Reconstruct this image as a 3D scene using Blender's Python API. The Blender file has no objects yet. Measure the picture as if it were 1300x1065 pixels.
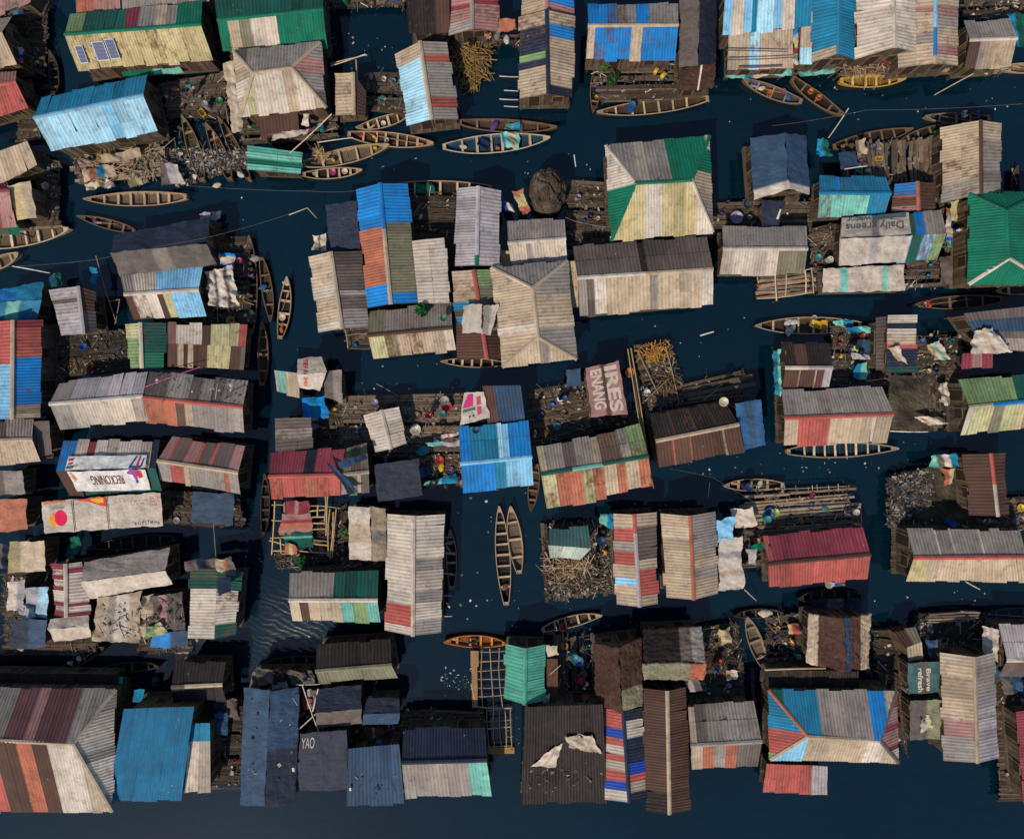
import bpy, math, random, re
from mathutils import Vector, noise as mnoise
PI = math.pi
scene = bpy.context.scene
COL = scene.collection
RND = random.Random(11)
PXM = 16.0          # photo pixels per metre at water level
CX, CY = 650.0, 487.5
CAM_H = 54.17

def at(px, py, z=0.0):
    k = (CAM_H - z) / CAM_H / PXM
    return Vector(((px - CX) * k, -(py - CY) * k, z))

# ------------------------------------------------------------ mesh builder
class MB:
    def __init__(s):
        s.v = []; s.f = []; s.c = []; s.uv = []
    def vert(s, p, c=(1, 1, 1, 0), uv=(0, 0)):
        s.v.append(tuple(p)); s.c.append(c); s.uv.append(uv); return len(s.v) - 1
    def quad(s, a, b, c, d, col=(1, 1, 1, 0), uvs=None):
        u = uvs or ((0, 0), (1, 0), (1, 1), (0, 1))
        s.f.append([s.vert(p, col, u[i]) for i, p in enumerate((a, b, c, d))])
    def poly(s, pts, col=(1, 1, 1, 0), uvs=None):
        s.f.append([s.vert(p, col, uvs[i] if uvs else (0, 0)) for i, p in enumerate(pts)])
    def grid(s, rows, cols, uvs, closed=False):
        n = len(rows[0]); base = len(s.v)
        for r, cr, ur in zip(rows, cols, uvs):
            for p, c, u in zip(r, cr, ur): s.vert(p, c, u)
        for i in range(len(rows) - 1):
            for j in range(n if closed else n - 1):
                k = (j + 1) % n
                s.f.append([base + i*n + j, base + i*n + k, base + (i+1)*n + k, base + (i+1)*n + j])
    def box(s, o, ax, ay, az, col=(1, 1, 1, 0)):
        # o = centre, ax.. = half vectors
        P = [o + ax*i + ay*j + az*k for k in (-1, 1) for j in (-1, 1) for i in (-1, 1)]
        L = ax.length * 2; W = ay.length * 2; H = az.length * 2
        for q, (a, b) in (((0, 2, 3, 1), (W, L)), ((4, 5, 7, 6), (L, W)), ((0, 1, 5, 4), (L, H)), ((1, 3, 7, 5), (W, H)), ((3, 2, 6, 7), (L, H)), ((2, 0, 4, 6), (W, H))):
            s.quad(*[P[i] for i in q], col, ((0, 0), (a, 0), (a, b), (0, b)))
    def tube(s, pts, r, n=6, col=(1, 1, 1, 0), r2=None):
        rows = []; uvs = []; m = len(pts); d = 0
        for i, p in enumerate(pts):
            t = (pts[min(i+1, m-1)] - pts[max(i-1, 0)]).normalized()
            a = t.cross(Vector((0, 0, 1)))
            if a.length < 1e-3: a = Vector((1, 0, 0))
            a.normalize(); b = t.cross(a)
            rr = r + ((r2 if r2 is not None else r) - r) * i / max(1, m - 1)
            if i: d += (p - pts[i-1]).length
            rows.append([p + (a*math.cos(2*PI*k/n) + b*math.sin(2*PI*k/n)) * rr for k in range(n)])
            uvs.append([(k/n*2*PI*rr, d) for k in range(n)])
        s.grid(rows, [[col]*n]*m, uvs, True)
        s.poly(rows[0][::-1], col); s.poly(rows[-1], col)
    def lathe(s, prof, n=14, col=(1, 1, 1, 0), o=Vector((0, 0, 0))):
        rows = [[o + Vector((r*math.cos(2*PI*k/n), r*math.sin(2*PI*k/n), z)) for k in range(n)] for r, z in prof]
        s.grid(rows, [[col]*n]*len(prof), [[(k/n, z) for k in range(n)] for r, z in prof], True)
    def mesh(s, name, smooth=False, weld=False):
        me = bpy.data.meshes.new(name)
        me.from_pydata(s.v, [], s.f)
        a = me.attributes.new('Col', 'FLOAT_COLOR', 'POINT')
        a.data.foreach_set('color', [x for c in s.c for x in c])
        ul = me.uv_layers.new(name='UVMap')
        ul.data.foreach_set('uv', [x for l in me.loops for x in s.uv[l.vertex_index]])
        if smooth: me.polygons.foreach_set('use_smooth', [True]*len(me.polygons))
        me.update()
        return me
    def build(s, name, mat, parent=None, smooth=False):
        o = bpy.data.objects.new(name, s.mesh(name, smooth)); COL.objects.link(o)
        o.data.materials.append(mat)
        if parent is not None: put(o, parent)
        return o

def put(o, parent):
    """parent o, keeping its world coordinates (parents are only ever moved, not turned, when this is used)"""
    w = Vector((0, 0, 0)); p = parent
    while p is not None:
        w += p.location; p = p.parent
    o.parent = parent; o.location = o.location - w

def tag(o, label, cat, group=None, kind=None):
    o['label'] = label; o['category'] = cat
    if group: o['group'] = group
    if kind: o['kind'] = kind
    return o
def thing(name, label, cat, loc=(0, 0, 0), rz=0.0, group=None):
    o = bpy.data.objects.new(name, None); COL.objects.link(o)
    o.empty_display_size = 0.3
    o.location = loc; o.rotation_euler = (0, 0, rz)
    return tag(o, label, cat, group)
def child(name, me, parent, mat=None):
    o = bpy.data.objects.new(name, me); COL.objects.link(o); o.parent = parent
    if mat is not None:
        if not me.materials: me.materials.append(mat)
        elif me.materials[0] is not mat:
            o.material_slots[0].link = 'OBJECT'; o.material_slots[0].material = mat
    return o

# ------------------------------------------------------------ materials
def nodes(name):
    m = bpy.data.materials.new(name); m.use_nodes = True
    nt = m.node_tree; b = nt.nodes['Principled BSDF']
    return m, nt, b
def N(nt, t, **kw):
    n = nt.nodes.new(t)
    for k, v in kw.items():
        if k in n.inputs.keys(): n.inputs[k].default_value = v
        else: setattr(n, k, v)
    return n
def mix(nt, fac, a, b, mode='MIX'):
    n = nt.nodes.new('ShaderNodeMix'); n.data_type = 'RGBA'; n.blend_type = mode
    for i, x in ((0, fac), (6, a), (7, b)):
        if hasattr(x, 'is_linked') or hasattr(x, 'links'): nt.links.new(x, n.inputs[i])
        else: n.inputs[i].default_value = x
    return n.outputs[2]
def ramp(nt, src, stops):
    n = nt.nodes.new('ShaderNodeValToRGB'); e = n.color_ramp.elements
    while len(e) < len(stops): e.new(0.5)
    for el, (p, c) in zip(e, stops):
        el.position = p; el.color = c if len(c) == 4 else (*c, 1)
    nt.links.new(src, n.inputs[0]); return n.outputs[0]
def math_(nt, op, a, b=0.0, clamp=False):
    n = nt.nodes.new('ShaderNodeMath'); n.operation = op; n.use_clamp = clamp
    for i, x in enumerate((a, b)):
        if hasattr(x, 'links'): nt.links.new(x, n.inputs[i])
        else: n.inputs[i].default_value = x
    return n.outputs[0]
def scaled(nt, src, sc, rot=(0, 0, 0)):
    n = nt.nodes.new('ShaderNodeMapping'); n.inputs['Scale'].default_value = sc; n.inputs['Rotation'].default_value = rot
    nt.links.new(src, n.inputs[0]); return n.outputs[0]
def noise_(nt, vec, scale, detail=4, rough=0.6):
    n = N(nt, 'ShaderNodeTexNoise', Scale=scale, Detail=detail, Roughness=rough)
    nt.links.new(vec, n.inputs['Vector']); return n.outputs['Fac']
def bump(nt, b, h, strength=0.3, dist=0.02):
    n = N(nt, 'ShaderNodeBump', Strength=strength, Distance=dist)
    nt.links.new(h, n.inputs['Height']); nt.links.new(n.outputs[0], b.inputs['Normal'])
W1 = (1, 1, 1, 1); K1 = (0, 0, 0, 1)
def g4(v): return (v, v, v, 1)

def make_tin():
    m, nt, b = nodes('painted_tin')
    at_ = N(nt, 'ShaderNodeAttribute', attribute_name='Col')
    tc = N(nt, 'ShaderNodeTexCoord'); ob = tc.outputs['Object']; uv = tc.outputs['UV']
    big = ramp(nt, noise_(nt, ob, 0.55, 5, 0.65), [(0.3, g4(0.72)), (0.7, g4(1.14))])
    streak = ramp(nt, noise_(nt, scaled(nt, uv, (3.2, 0.5, 1)), 1.0, 6, 0.72), [(0.32, g4(0.62)), (0.58, g4(1.04))])
    c = mix(nt, 1.0, at_.outputs['Color'], big, 'MULTIPLY')
    c = mix(nt, 0.7, c, streak, 'MULTIPLY')
    # rust where the alpha of the sheet asks for it
    rn = noise_(nt, scaled(nt, uv, (1.6, 0.9, 1)), 1.5, 8, 0.72)
    rm = math_(nt, 'ADD', rn, at_.outputs['Alpha'])
    rmask = ramp(nt, rm, [(0.72, g4(0)), (0.88, g4(0.85))])
    c = mix(nt, rmask, c, (0.12, 0.056, 0.032, 1))
    # grime blotches
    gm = ramp(nt, noise_(nt, ob, 1.7, 7, 0.75), [(0.51, g4(0)), (0.72, g4(0.62))])
    c = mix(nt, gm, c, (0.06, 0.05, 0.045, 1))
    # droppings and bits of paper
    vo = N(nt, 'ShaderNodeTexVoronoi', Scale=1.5); nt.links.new(ob, vo.inputs['Vector'])
    vd = math_(nt, 'ADD', vo.outputs['Distance'], math_(nt, 'MULTIPLY', noise_(nt, ob, 14, 2), 0.07))
    sp = ramp(nt, vd, [(0.075, g4(1)), (0.095, g4(0))])
    sp = math_(nt, 'MULTIPLY', sp, ramp(nt, noise_(nt, ob, 0.33, 2), [(0.52, g4(0)), (0.6, g4(0.75))]))
    c = mix(nt, sp, c, (0.62, 0.6, 0.56, 1))
    nt.links.new(c, b.inputs['Base Color'])
    nt.links.new(ramp(nt, rm, [(0.5, g4(0.68)), (0.9, g4(0.9))]), b.inputs['Roughness'])
    b.inputs['Specular IOR Level'].default_value = 0.16
    bump(nt, b, noise_(nt, ob, 9, 4), 0.25, 0.02)
    return m
def make_tarp():
    m, nt, b = nodes('weathered_tarpaulin')
    at_ = N(nt, 'ShaderNodeAttribute', attribute_name='Col')
    tc = N(nt, 'ShaderNodeTexCoord'); ob = tc.outputs['Object']
    big = ramp(nt, noise_(nt, ob, 0.9, 6, 0.7), [(0.3, g4(0.6)), (0.68, g4(1.15))])
    c = mix(nt, 1.0, at_.outputs['Color'], big, 'MULTIPLY')
    gm = ramp(nt, noise_(nt, ob, 2.3, 8, 0.8), [(0.5, g4(0)), (0.72, g4(0.6))])
    c = mix(nt, gm, c, (0.07, 0.06, 0.05, 1))
    nt.links.new(c, b.inputs['Base Color'])
    b.inputs['Roughness'].default_value = 0.66; b.inputs['Specular IOR Level'].default_value = 0.2
    fo = noise_(nt, scaled(nt, ob, (1, 0.45, 1), (0, 0, 0.5)), 1.7, 3, 0.5)
    cr = math_(nt, 'ABSOLUTE', math_(nt, 'SUBTRACT', noise_(nt, scaled(nt, ob, (0.45, 1.0, 1), (0, 0, -0.3)), 1.2, 2, 0.5), 0.5))
    bump(nt, b, math_(nt, 'ADD', fo, math_(nt, 'MULTIPLY', cr, 2.2)), 0.55, 0.16)
    fine = ramp(nt, noise_(nt, scaled(nt, ob, (1, 4, 1), (0, 0, 0.7)), 5.0, 6, 0.8), [(0.35, g4(0.7)), (0.6, g4(1.08))])
    nt.links.new(mix(nt, 1.0, c, fine, 'MULTIPLY'), b.inputs['Base Color'])
    return m
def make_thatch():
    m, nt, b = nodes('old_thatch')
    at_ = N(nt, 'ShaderNodeAttribute', attribute_name='Col')
    tc = N(nt, 'ShaderNodeTexCoord'); uv = tc.outputs['UV']; ob = tc.outputs['Object']
    s = noise_(nt, scaled(nt, uv, (9, 1.6, 1)), 2.2, 6, 0.85)
    ly = noise_(nt, scaled(nt, uv, (0.6, 7.0, 1)), 1.2, 5, 0.7)
    s = math_(nt, 'ADD', math_(nt, 'MULTIPLY', s, 0.5), math_(nt, 'MULTIPLY', ly, 0.5))
    c = mix(nt, 1.0, at_.outputs['Color'], ramp(nt, s, [(0.3, g4(0.35)), (0.7, g4(1.5))]), 'MULTIPLY')
    c = mix(nt, 1.0, c, ramp(nt, noise_(nt, ob, 0.8, 5), [(0.3, g4(0.6)), (0.7, g4(1.2))]), 'MULTIPLY')
    nt.links.new(c, b.inputs['Base Color']); b.inputs['Roughness'].default_value = 0.95
    b.inputs['Specular IOR Level'].default_value = 0.1
    bump(nt, b, s, 0.9, 0.08)
    return m
def make_wood(name, c0, c1, plank=None, rough=0.85):
    """timber; multiplied by the Col attribute. plank = board width for walls (boards run along v)"""
    m, nt, b = nodes(name)
    at_ = N(nt, 'ShaderNodeAttribute', attribute_name='Col')
    tc = N(nt, 'ShaderNodeTexCoord'); uv = tc.outputs['UV']; ob = tc.outputs['Object']
    g = noise_(nt, scaled(nt, ob, (1.0, 1.0, 1.0)), 2.0, 8, 0.75)
    c = mix(nt, ramp(nt, g, [(0.3, K1), (0.7, W1)]), (*c0, 1), (*c1, 1))
    if plank:
        sx = N(nt, 'ShaderNodeSeparateXYZ'); nt.links.new(uv, sx.inputs[0])
        x = math_(nt, 'DIVIDE', sx.outputs[0], plank)
        wn = N(nt, 'ShaderNodeTexWhiteNoise'); wn.noise_dimensions = '1D'
        nt.links.new(math_(nt, 'FLOOR', x), wn.inputs['W'])
        c = mix(nt, 1.0, c, ramp(nt, wn.outputs['Value'], [(0, g4(0.5)), (1, g4(1.35))]), 'MULTIPLY')
        fr = math_(nt, 'FRACT', x)
        gap = ramp(nt, fr, [(0.0, g4(0.15)), (0.09, g4(1))])
        c = mix(nt, 1.0, c, gap, 'MULTIPLY')
    c = mix(nt, 1.0, c, at_.outputs['Color'], 'MULTIPLY')
    nt.links.new(c, b.inputs['Base Color']); b.inputs['Roughness'].default_value = rough
    b.inputs['Specular IOR Level'].default_value = 0.2
    bump(nt, b, noise_(nt, scaled(nt, uv, (14, 1.5, 1)), 2.0, 4), 0.4, 0.02)
    return m
def make_attr(name, rough=0.6, dirt=0.35, spec=0.3):
    m, nt, b = nodes(name)
    at_ = N(nt, 'ShaderNodeAttribute', attribute_name='Col')
    tc = N(nt, 'ShaderNodeTexCoord')
    oi = N(nt, 'ShaderNodeObjectInfo')
    ad = N(nt, 'ShaderNodeVectorMath'); ad.operation = 'ADD'
    nt.links.new(tc.outputs['Object'], ad.inputs[0])
    sc_ = N(nt, 'ShaderNodeVectorMath'); sc_.operation = 'SCALE'; nt.links.new(oi.outputs['Location'], sc_.inputs[0]); sc_.inputs['Scale'].default_value = 0.37
    nt.links.new(sc_.outputs[0], ad.inputs[1])
    gm = ramp(nt, noise_(nt, ad.outputs[0], 3.0, 6, 0.7), [(0.35, g4(1 - dirt)), (0.65, g4(1.1))])
    c = mix(nt, 1.0, at_.outputs['Color'], gm, 'MULTIPLY')
    nt.links.new(c, b.inputs['Base Color'])
    b.inputs['Roughness'].default_value = rough; b.inputs['Specular IOR Level'].default_value = spec
    return m
_plain = {}
def plain(name, c, rough=0.5, dirt=0.3, spec=0.4):
    if name not in _plain:
        m, nt, b = nodes(name)
        tc = N(nt, 'ShaderNodeTexCoord')
        gm = ramp(nt, noise_(nt, tc.outputs['Object'], 5.0, 5, 0.7), [(0.35, g4(1 - dirt)), (0.65, g4(1.08))])
        cc = mix(nt, 1.0, (*c, 1), gm, 'MULTIPLY')
        nt.links.new(cc, b.inputs['Base Color']); b.inputs['Roughness'].default_value = rough
        b.inputs['Specular IOR Level'].default_value = spec
        _plain[name] = m
    return _plain[name]

M_TIN = make_tin(); M_TARP = make_tarp(); M_THATCH = make_thatch()
M_WALL = make_wood('plank_wall_timber', (0.045, 0.032, 0.024), (0.16, 0.115, 0.08), 0.2)
M_DECK = make_wood('weathered_deck_timber', (0.11, 0.08, 0.06), (0.27, 0.205, 0.15))
M_HULL = make_wood('canoe_timber', (0.55, 0.5, 0.45), (1.05, 1.0, 0.95), None, 0.7)
M_POST = make_wood('wet_post_timber', (0.03, 0.022, 0.017), (0.10, 0.075, 0.055))
M_ATTR = make_attr('mixed_scrap', 0.75, 0.45)
M_CLOTH = make_attr('woven_cloth', 0.9, 0.3, 0.1)
M_PAINT = make_attr('printed_paint', 0.7, 0.18, 0.1)

# palette of sheet colours (own base colours; darker ones also paint shade on some roof slopes)
PAL = dict(
 b=(0.012, 0.20, 0.56), l=(0.22, 0.50, 0.74), c=(0.016, 0.20, 0.36), n=(0.018, 0.028, 0.055), N=(0.032, 0.072, 0.14),
 t=(0.455, 0.355, 0.255), w=(0.565, 0.485, 0.41), M=(0.15, 0.068, 0.075), Z=(0.76, 0.73, 0.70), g=(0.285, 0.25, 0.225), d=(0.13, 0.105, 0.095), k=(0.027, 0.020, 0.019),
 r=(0.43, 0.10, 0.085), o=(0.41, 0.14, 0.085), T=(0.055, 0.13, 0.13), W=(0.42, 0.47, 0.41), m=(0.25, 0.045, 0.068), p=(0.36, 0.19, 0.18), u=(0.088, 0.046, 0.035),
 e=(0.004, 0.15, 0.09), B=(0.025, 0.10, 0.24), D=(0.010, 0.135, 0.27), G=(0.012, 0.092, 0.072), y=(0.46, 0.43, 0.235), Y=(0.51, 0.42, 0.22), a=(0.17, 0.47, 0.40),
 s=(0.38, 0.345, 0.365), v=(0.19, 0.18, 0.12), q=(0.015, 0.07, 0.42), x=(0.20, 0.30, 0.14), A=(0.08, 0.36, 0.27), L=(0.36, 0.62, 0.78))
CNAME = dict(b='blue', l='light blue', c='teal', n='navy', t='tan', w='white', g='grey', d='dark grey', k='black', r='red', o='orange',
             m='maroon', p='pink', u='brown', e='green', y='olive', Y='yellow', a='turquoise', s='silver', v='khaki', q='royal blue')
def stripes(s):
    """'t3b2' -> [(colour, start, end)]"""
    rows = s.startswith('|'); it = re.findall(r'([A-Za-z])([\d.]*)', s)
    tot = sum(float(n or 1) for _, n in it); out = []; a = 0.0
    for ch, n in it:
        e = a + float(n or 1) / tot; out.append((ch, a, e)); a = e
    return rows, out
def pick(st, t):
    for ch, a, e in st:
        if t <= e + 1e-6: return ch
    return st[-1][0]
def jit(ch, amt=0.10, rust=None, rnd=RND):
    c = PAL[ch]; k = 1 + rnd.uniform(-amt, amt); h = rnd.uniform(-0.03, 0.03)
    if rnd.random() < 0.10: k *= rnd.choice((0.72, 0.8, 1.16))
    return (c[0]*k*(1+h), c[1]*k, c[2]*k*(1-h), rust if rust is not None else rnd.choice((0.0, 0.03, 0.06, 0.08, 0.12, 0.17)))
# ------------------------------------------------------------ roofs
PITCH = 0.24
def bil(P00, P10, P01, P11):
    def f(u, v): return (P00*(1-u) + P10*u)*(1-v) + (P01*(1-u) + P11*u)*v
    return f
def nrm(S, u=0.5, v=0.5):
    e = 0.01
    n = (S(u+e, v) - S(u-e, v)).cross(S(u, v+e) - S(u, v-e)).normalized()
    return n if n.z > 0 else -n

def sheets(mb, S, spec, rust=None, over=1.0):
    """corrugated sheets on the bilinear slope S(u along ridge, v from ridge 0 to eave 1)"""
    rows, st = stripes(spec)
    L = ((S(1, 0) - S(0, 0)).length + (S(1, 1) - S(0, 1)).length) / 2
    Wd = ((S(0, 1) - S(0, 0)).length + (S(1, 1) - S(1, 0)).length) / 2
    n = nrm(S)
    if rows:
        nu = max(1, round(L / 0.85)); ub = [i/nu for i in range(nu+1)]
        vb = [st[0][1]] + [e for _, _, e in st]
    else:
        ub = [0.0]
        for ch, a, e in st:
            k = max(1, round((e - a)*L / 0.85)); ub += [a + (e - a)*(i+1)/k for i in range(k)]
        kv = 1 if Wd < 2.3 else (2 if Wd < 5 else 3)
        vb = [0.0] + [(i+1)/kv + (RND.uniform(-0.06, 0.06) if i < kv-1 else 0) for i in range(kv)]
    nv = len(vb) - 1
    base = RND.choice((0.03, 0.07, 0.13)) if rust is None else rust
    for i in range(len(ub)-1):
        u0, u1 = ub[i], ub[i+1]
        wav = max(2, round((u1-u0)*L/PITCH)); m = wav*4
        cj = RND.uniform(-0.07, 0.07)
        for j in range(nv):
            v0 = vb[j]; v1 = vb[j+1] + (0.06 if j < nv-1 else (RND.uniform(-0.08, 0.16)*over/ max(Wd, 1)))
            ch = pick(st, (vb[j]+vb[j+1])/2 if rows else (u0+u1)/2)
            c = jit(ch, 0.09)
            c = (c[0]*(1+cj), c[1]*(1+cj), c[2]*(1+cj), base + c[3])
            lift = 0.03*(nv-1-j) + RND.uniform(0, 0.014); tilt = RND.uniform(-0.012, 0.016); skew = RND.uniform(-0.035, 0.035)/max(L, 1); curl = RND.uniform(0.03, 0.12) if RND.random() < 0.16 else 0.0; cs = RND.choice((0, 1))
            kr = 3; R = []; C = []; U = []
            for r in range(kr+1):
                v = v0 + (v1-v0)*r/kr; row = []; uvr = []
                for q in range(m+1):
                    u = u0 + (u1-u0)*q/m
                    z = 0.017*math.cos(2*PI*q/4) + lift + tilt*(q/m-0.5)*2
                    f = (r/kr)*abs(cs - q/m)
                    p = S(u + skew*(r/kr-0.5), v) + n*(z + curl*f*f*f - 0.05*math.sin(PI*u)*(0.4+0.6*v))
                    p.z += 0.03*mnoise.noise(p*0.5)
                    row.append(p); uvr.append((u*L + 37*(i % 3), v*Wd))
                R.append(row); C.append([c]*(m+1)); U.append(uvr)
            mb.grid(R, C, U)

def hip_slope(mb, A, B, TA, TB, spec, rust=None):
    """sheets on a hip slope: eave A-B, upper edge A-TA-TB-B (TA may equal TB)"""
    rows, st = stripes(spec)
    ev = B - A; L = ev.length; ed = ev / L
    n = ev.cross(TA - A).normalized()
    if n.z < 0: n = -n
    inn = n.cross(ed).normalized()
    if inn.dot(TA - A) < 0: inn = -inn
    s1, h1 = (TA-A).dot(ed), (TA-A).dot(inn); s2, h2 = (TB-A).dot(ed), (TB-A).dot(inn)
    s1 = min(max(s1, 0.02), L-0.02); s2 = min(max(s2, s1), L-0.02)
    def top(s):
        if s < s1: return h1*s/s1
        if s <= s2: return h1 + (h2-h1)*(s-s1)/max(1e-6, s2-s1)
        return h2*(L-s)/(L-s2)
    ub = [0.0]
    for ch, a, e in st:
        k = max(1, round((e-a)*L/0.85)); ub += [a + (e-a)*(i+1)/k for i in range(k)]
    for i in range(len(ub)-1):
        a, e = ub[i]*L, ub[i+1]*L
        m = max(2, round((e-a)/PITCH))*4
        c = jit(pick(st, (ub[i]+ub[i+1])/2), 0.09); lift = RND.uniform(0, 0.014); ov = RND.uniform(-0.04, 0.14)
        R = []; C = []; U = []
        for r in range(5):
            row = []; uvr = []
            for q in range(m+1):
                s = a + (e-a)*q/m; t = -ov + (top(s)+ov)*r/4
                p = A + ed*s + inn*t + n*(0.017*math.cos(2*PI*q/4) + lift)
                row.append(p); uvr.append((s + 37*(i % 3), t))
            R.append(row); C.append([c]*(m+1)); U.append(uvr)
        mb.grid(R, C, U)

def cloth_patch(mb, S, spec, amp=0.06, ragged=0.05, step=0.24, seed=0.0, sag=0.0, freq=0.9, rnd=RND, layers=0.0):
    rows, st = stripes(spec)
    L = max((S(1, 0)-S(0, 0)).length, (S(1, 1)-S(0, 1)).length); Wd = max((S(0, 1)-S(0, 0)).length, (S(1, 1)-S(1, 0)).length)
    nu = max(4, int(L/step)); nv = max(3, int(Wd/step)); n = nrm(S)
    R = []; C = []; U = []
    k0 = {ch: jit(ch, 0.1, 0.0, rnd) for ch, _, _ in st}
    for j in range(nv+1):
        row = []; cr = []; ur = []
        for i in range(nu+1):
            u, v = i/nu, j/nv
            uu, vv = u, v
            if i in (0, nu): uu += (mnoise.noise(Vector((v*Wd*1.3, seed, i*3.1)))*1.6 + rnd.uniform(-.35, .35))*ragged/L
            if j in (0, nv): vv += (mnoise.noise(Vector((u*L*1.3, seed+9, j*3.1)))*1.6 + rnd.uniform(-.35, .35))*ragged/Wd
            p = S(uu, vv)
            q = p*freq + Vector((seed, seed*0.7, 0))
            h = mnoise.noise(q)*amp + mnoise.noise(q*2.7)*amp*0.55 - sag*4*u*(1-u)*v*(1-v)
            h += abs(mnoise.noise(Vector((q.x*1.1+q.y*2.2, q.y*0.4, seed))))*amp*0.8
            if layers: h += 0.07*((v*Wd + 0.28*mnoise.noise(q*1.7))/layers % 1.0) + rnd.uniform(-0.018, 0.018)
            row.append(p + n*h)
            ch = pick(st, v if rows else u); c = k0[ch]; f = 1 + mnoise.noise(q*1.9)*0.12 + (rnd.uniform(-.25, .3) if layers else 0)
            cr.append((c[0]*f, c[1]*f, c[2]*f, 0)); ur.append((u*L, v*Wd))
        R.append(row); C.append(cr); U.append(ur)
    mb.grid(R, C, U)

def cap_strip(mb, pts, w, spec, n0=None, lift=0.075):
    """bent ridge tin along pts; spec colours along its length"""
    rows, st = stripes(spec); tot = sum((pts[i+1]-pts[i]).length for i in range(len(pts)-1))
    for i in range(len(pts)-1):
        a, e = pts[i], pts[i+1]; d = (e-a); L = d.length
        if L < 0.05: continue
        d /= L; side = d.cross(Vector((0, 0, 1))).normalized()
        for ch, t0, t1 in st:
            c = jit(ch, 0.06)
            k = max(1, int((t1-t0)*L/2.0))
            for q in range(k):
                p0 = a + d*L*(t0+(t1-t0)*q/k) - d*0.04; p1 = a + d*L*(t0+(t1-t0)*(q+1)/k) + d*0.04
                up = Vector((0, 0, lift + RND.uniform(0, 0.015))); dn = Vector((0, 0, lift - w*0.20))
                o1, o2 = side*w/2, -side*w/2
                R = [[p0+o1+dn, p0+up, p0+o2+dn], [p1+o1+dn, p1+up, p1+o2+dn]]
                mb.grid(R, [[c]*3]*2, [[(0, 0), (w/2, 0), (w, 0)], [(0, L), (w/2, L), (w, L)]])

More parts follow.
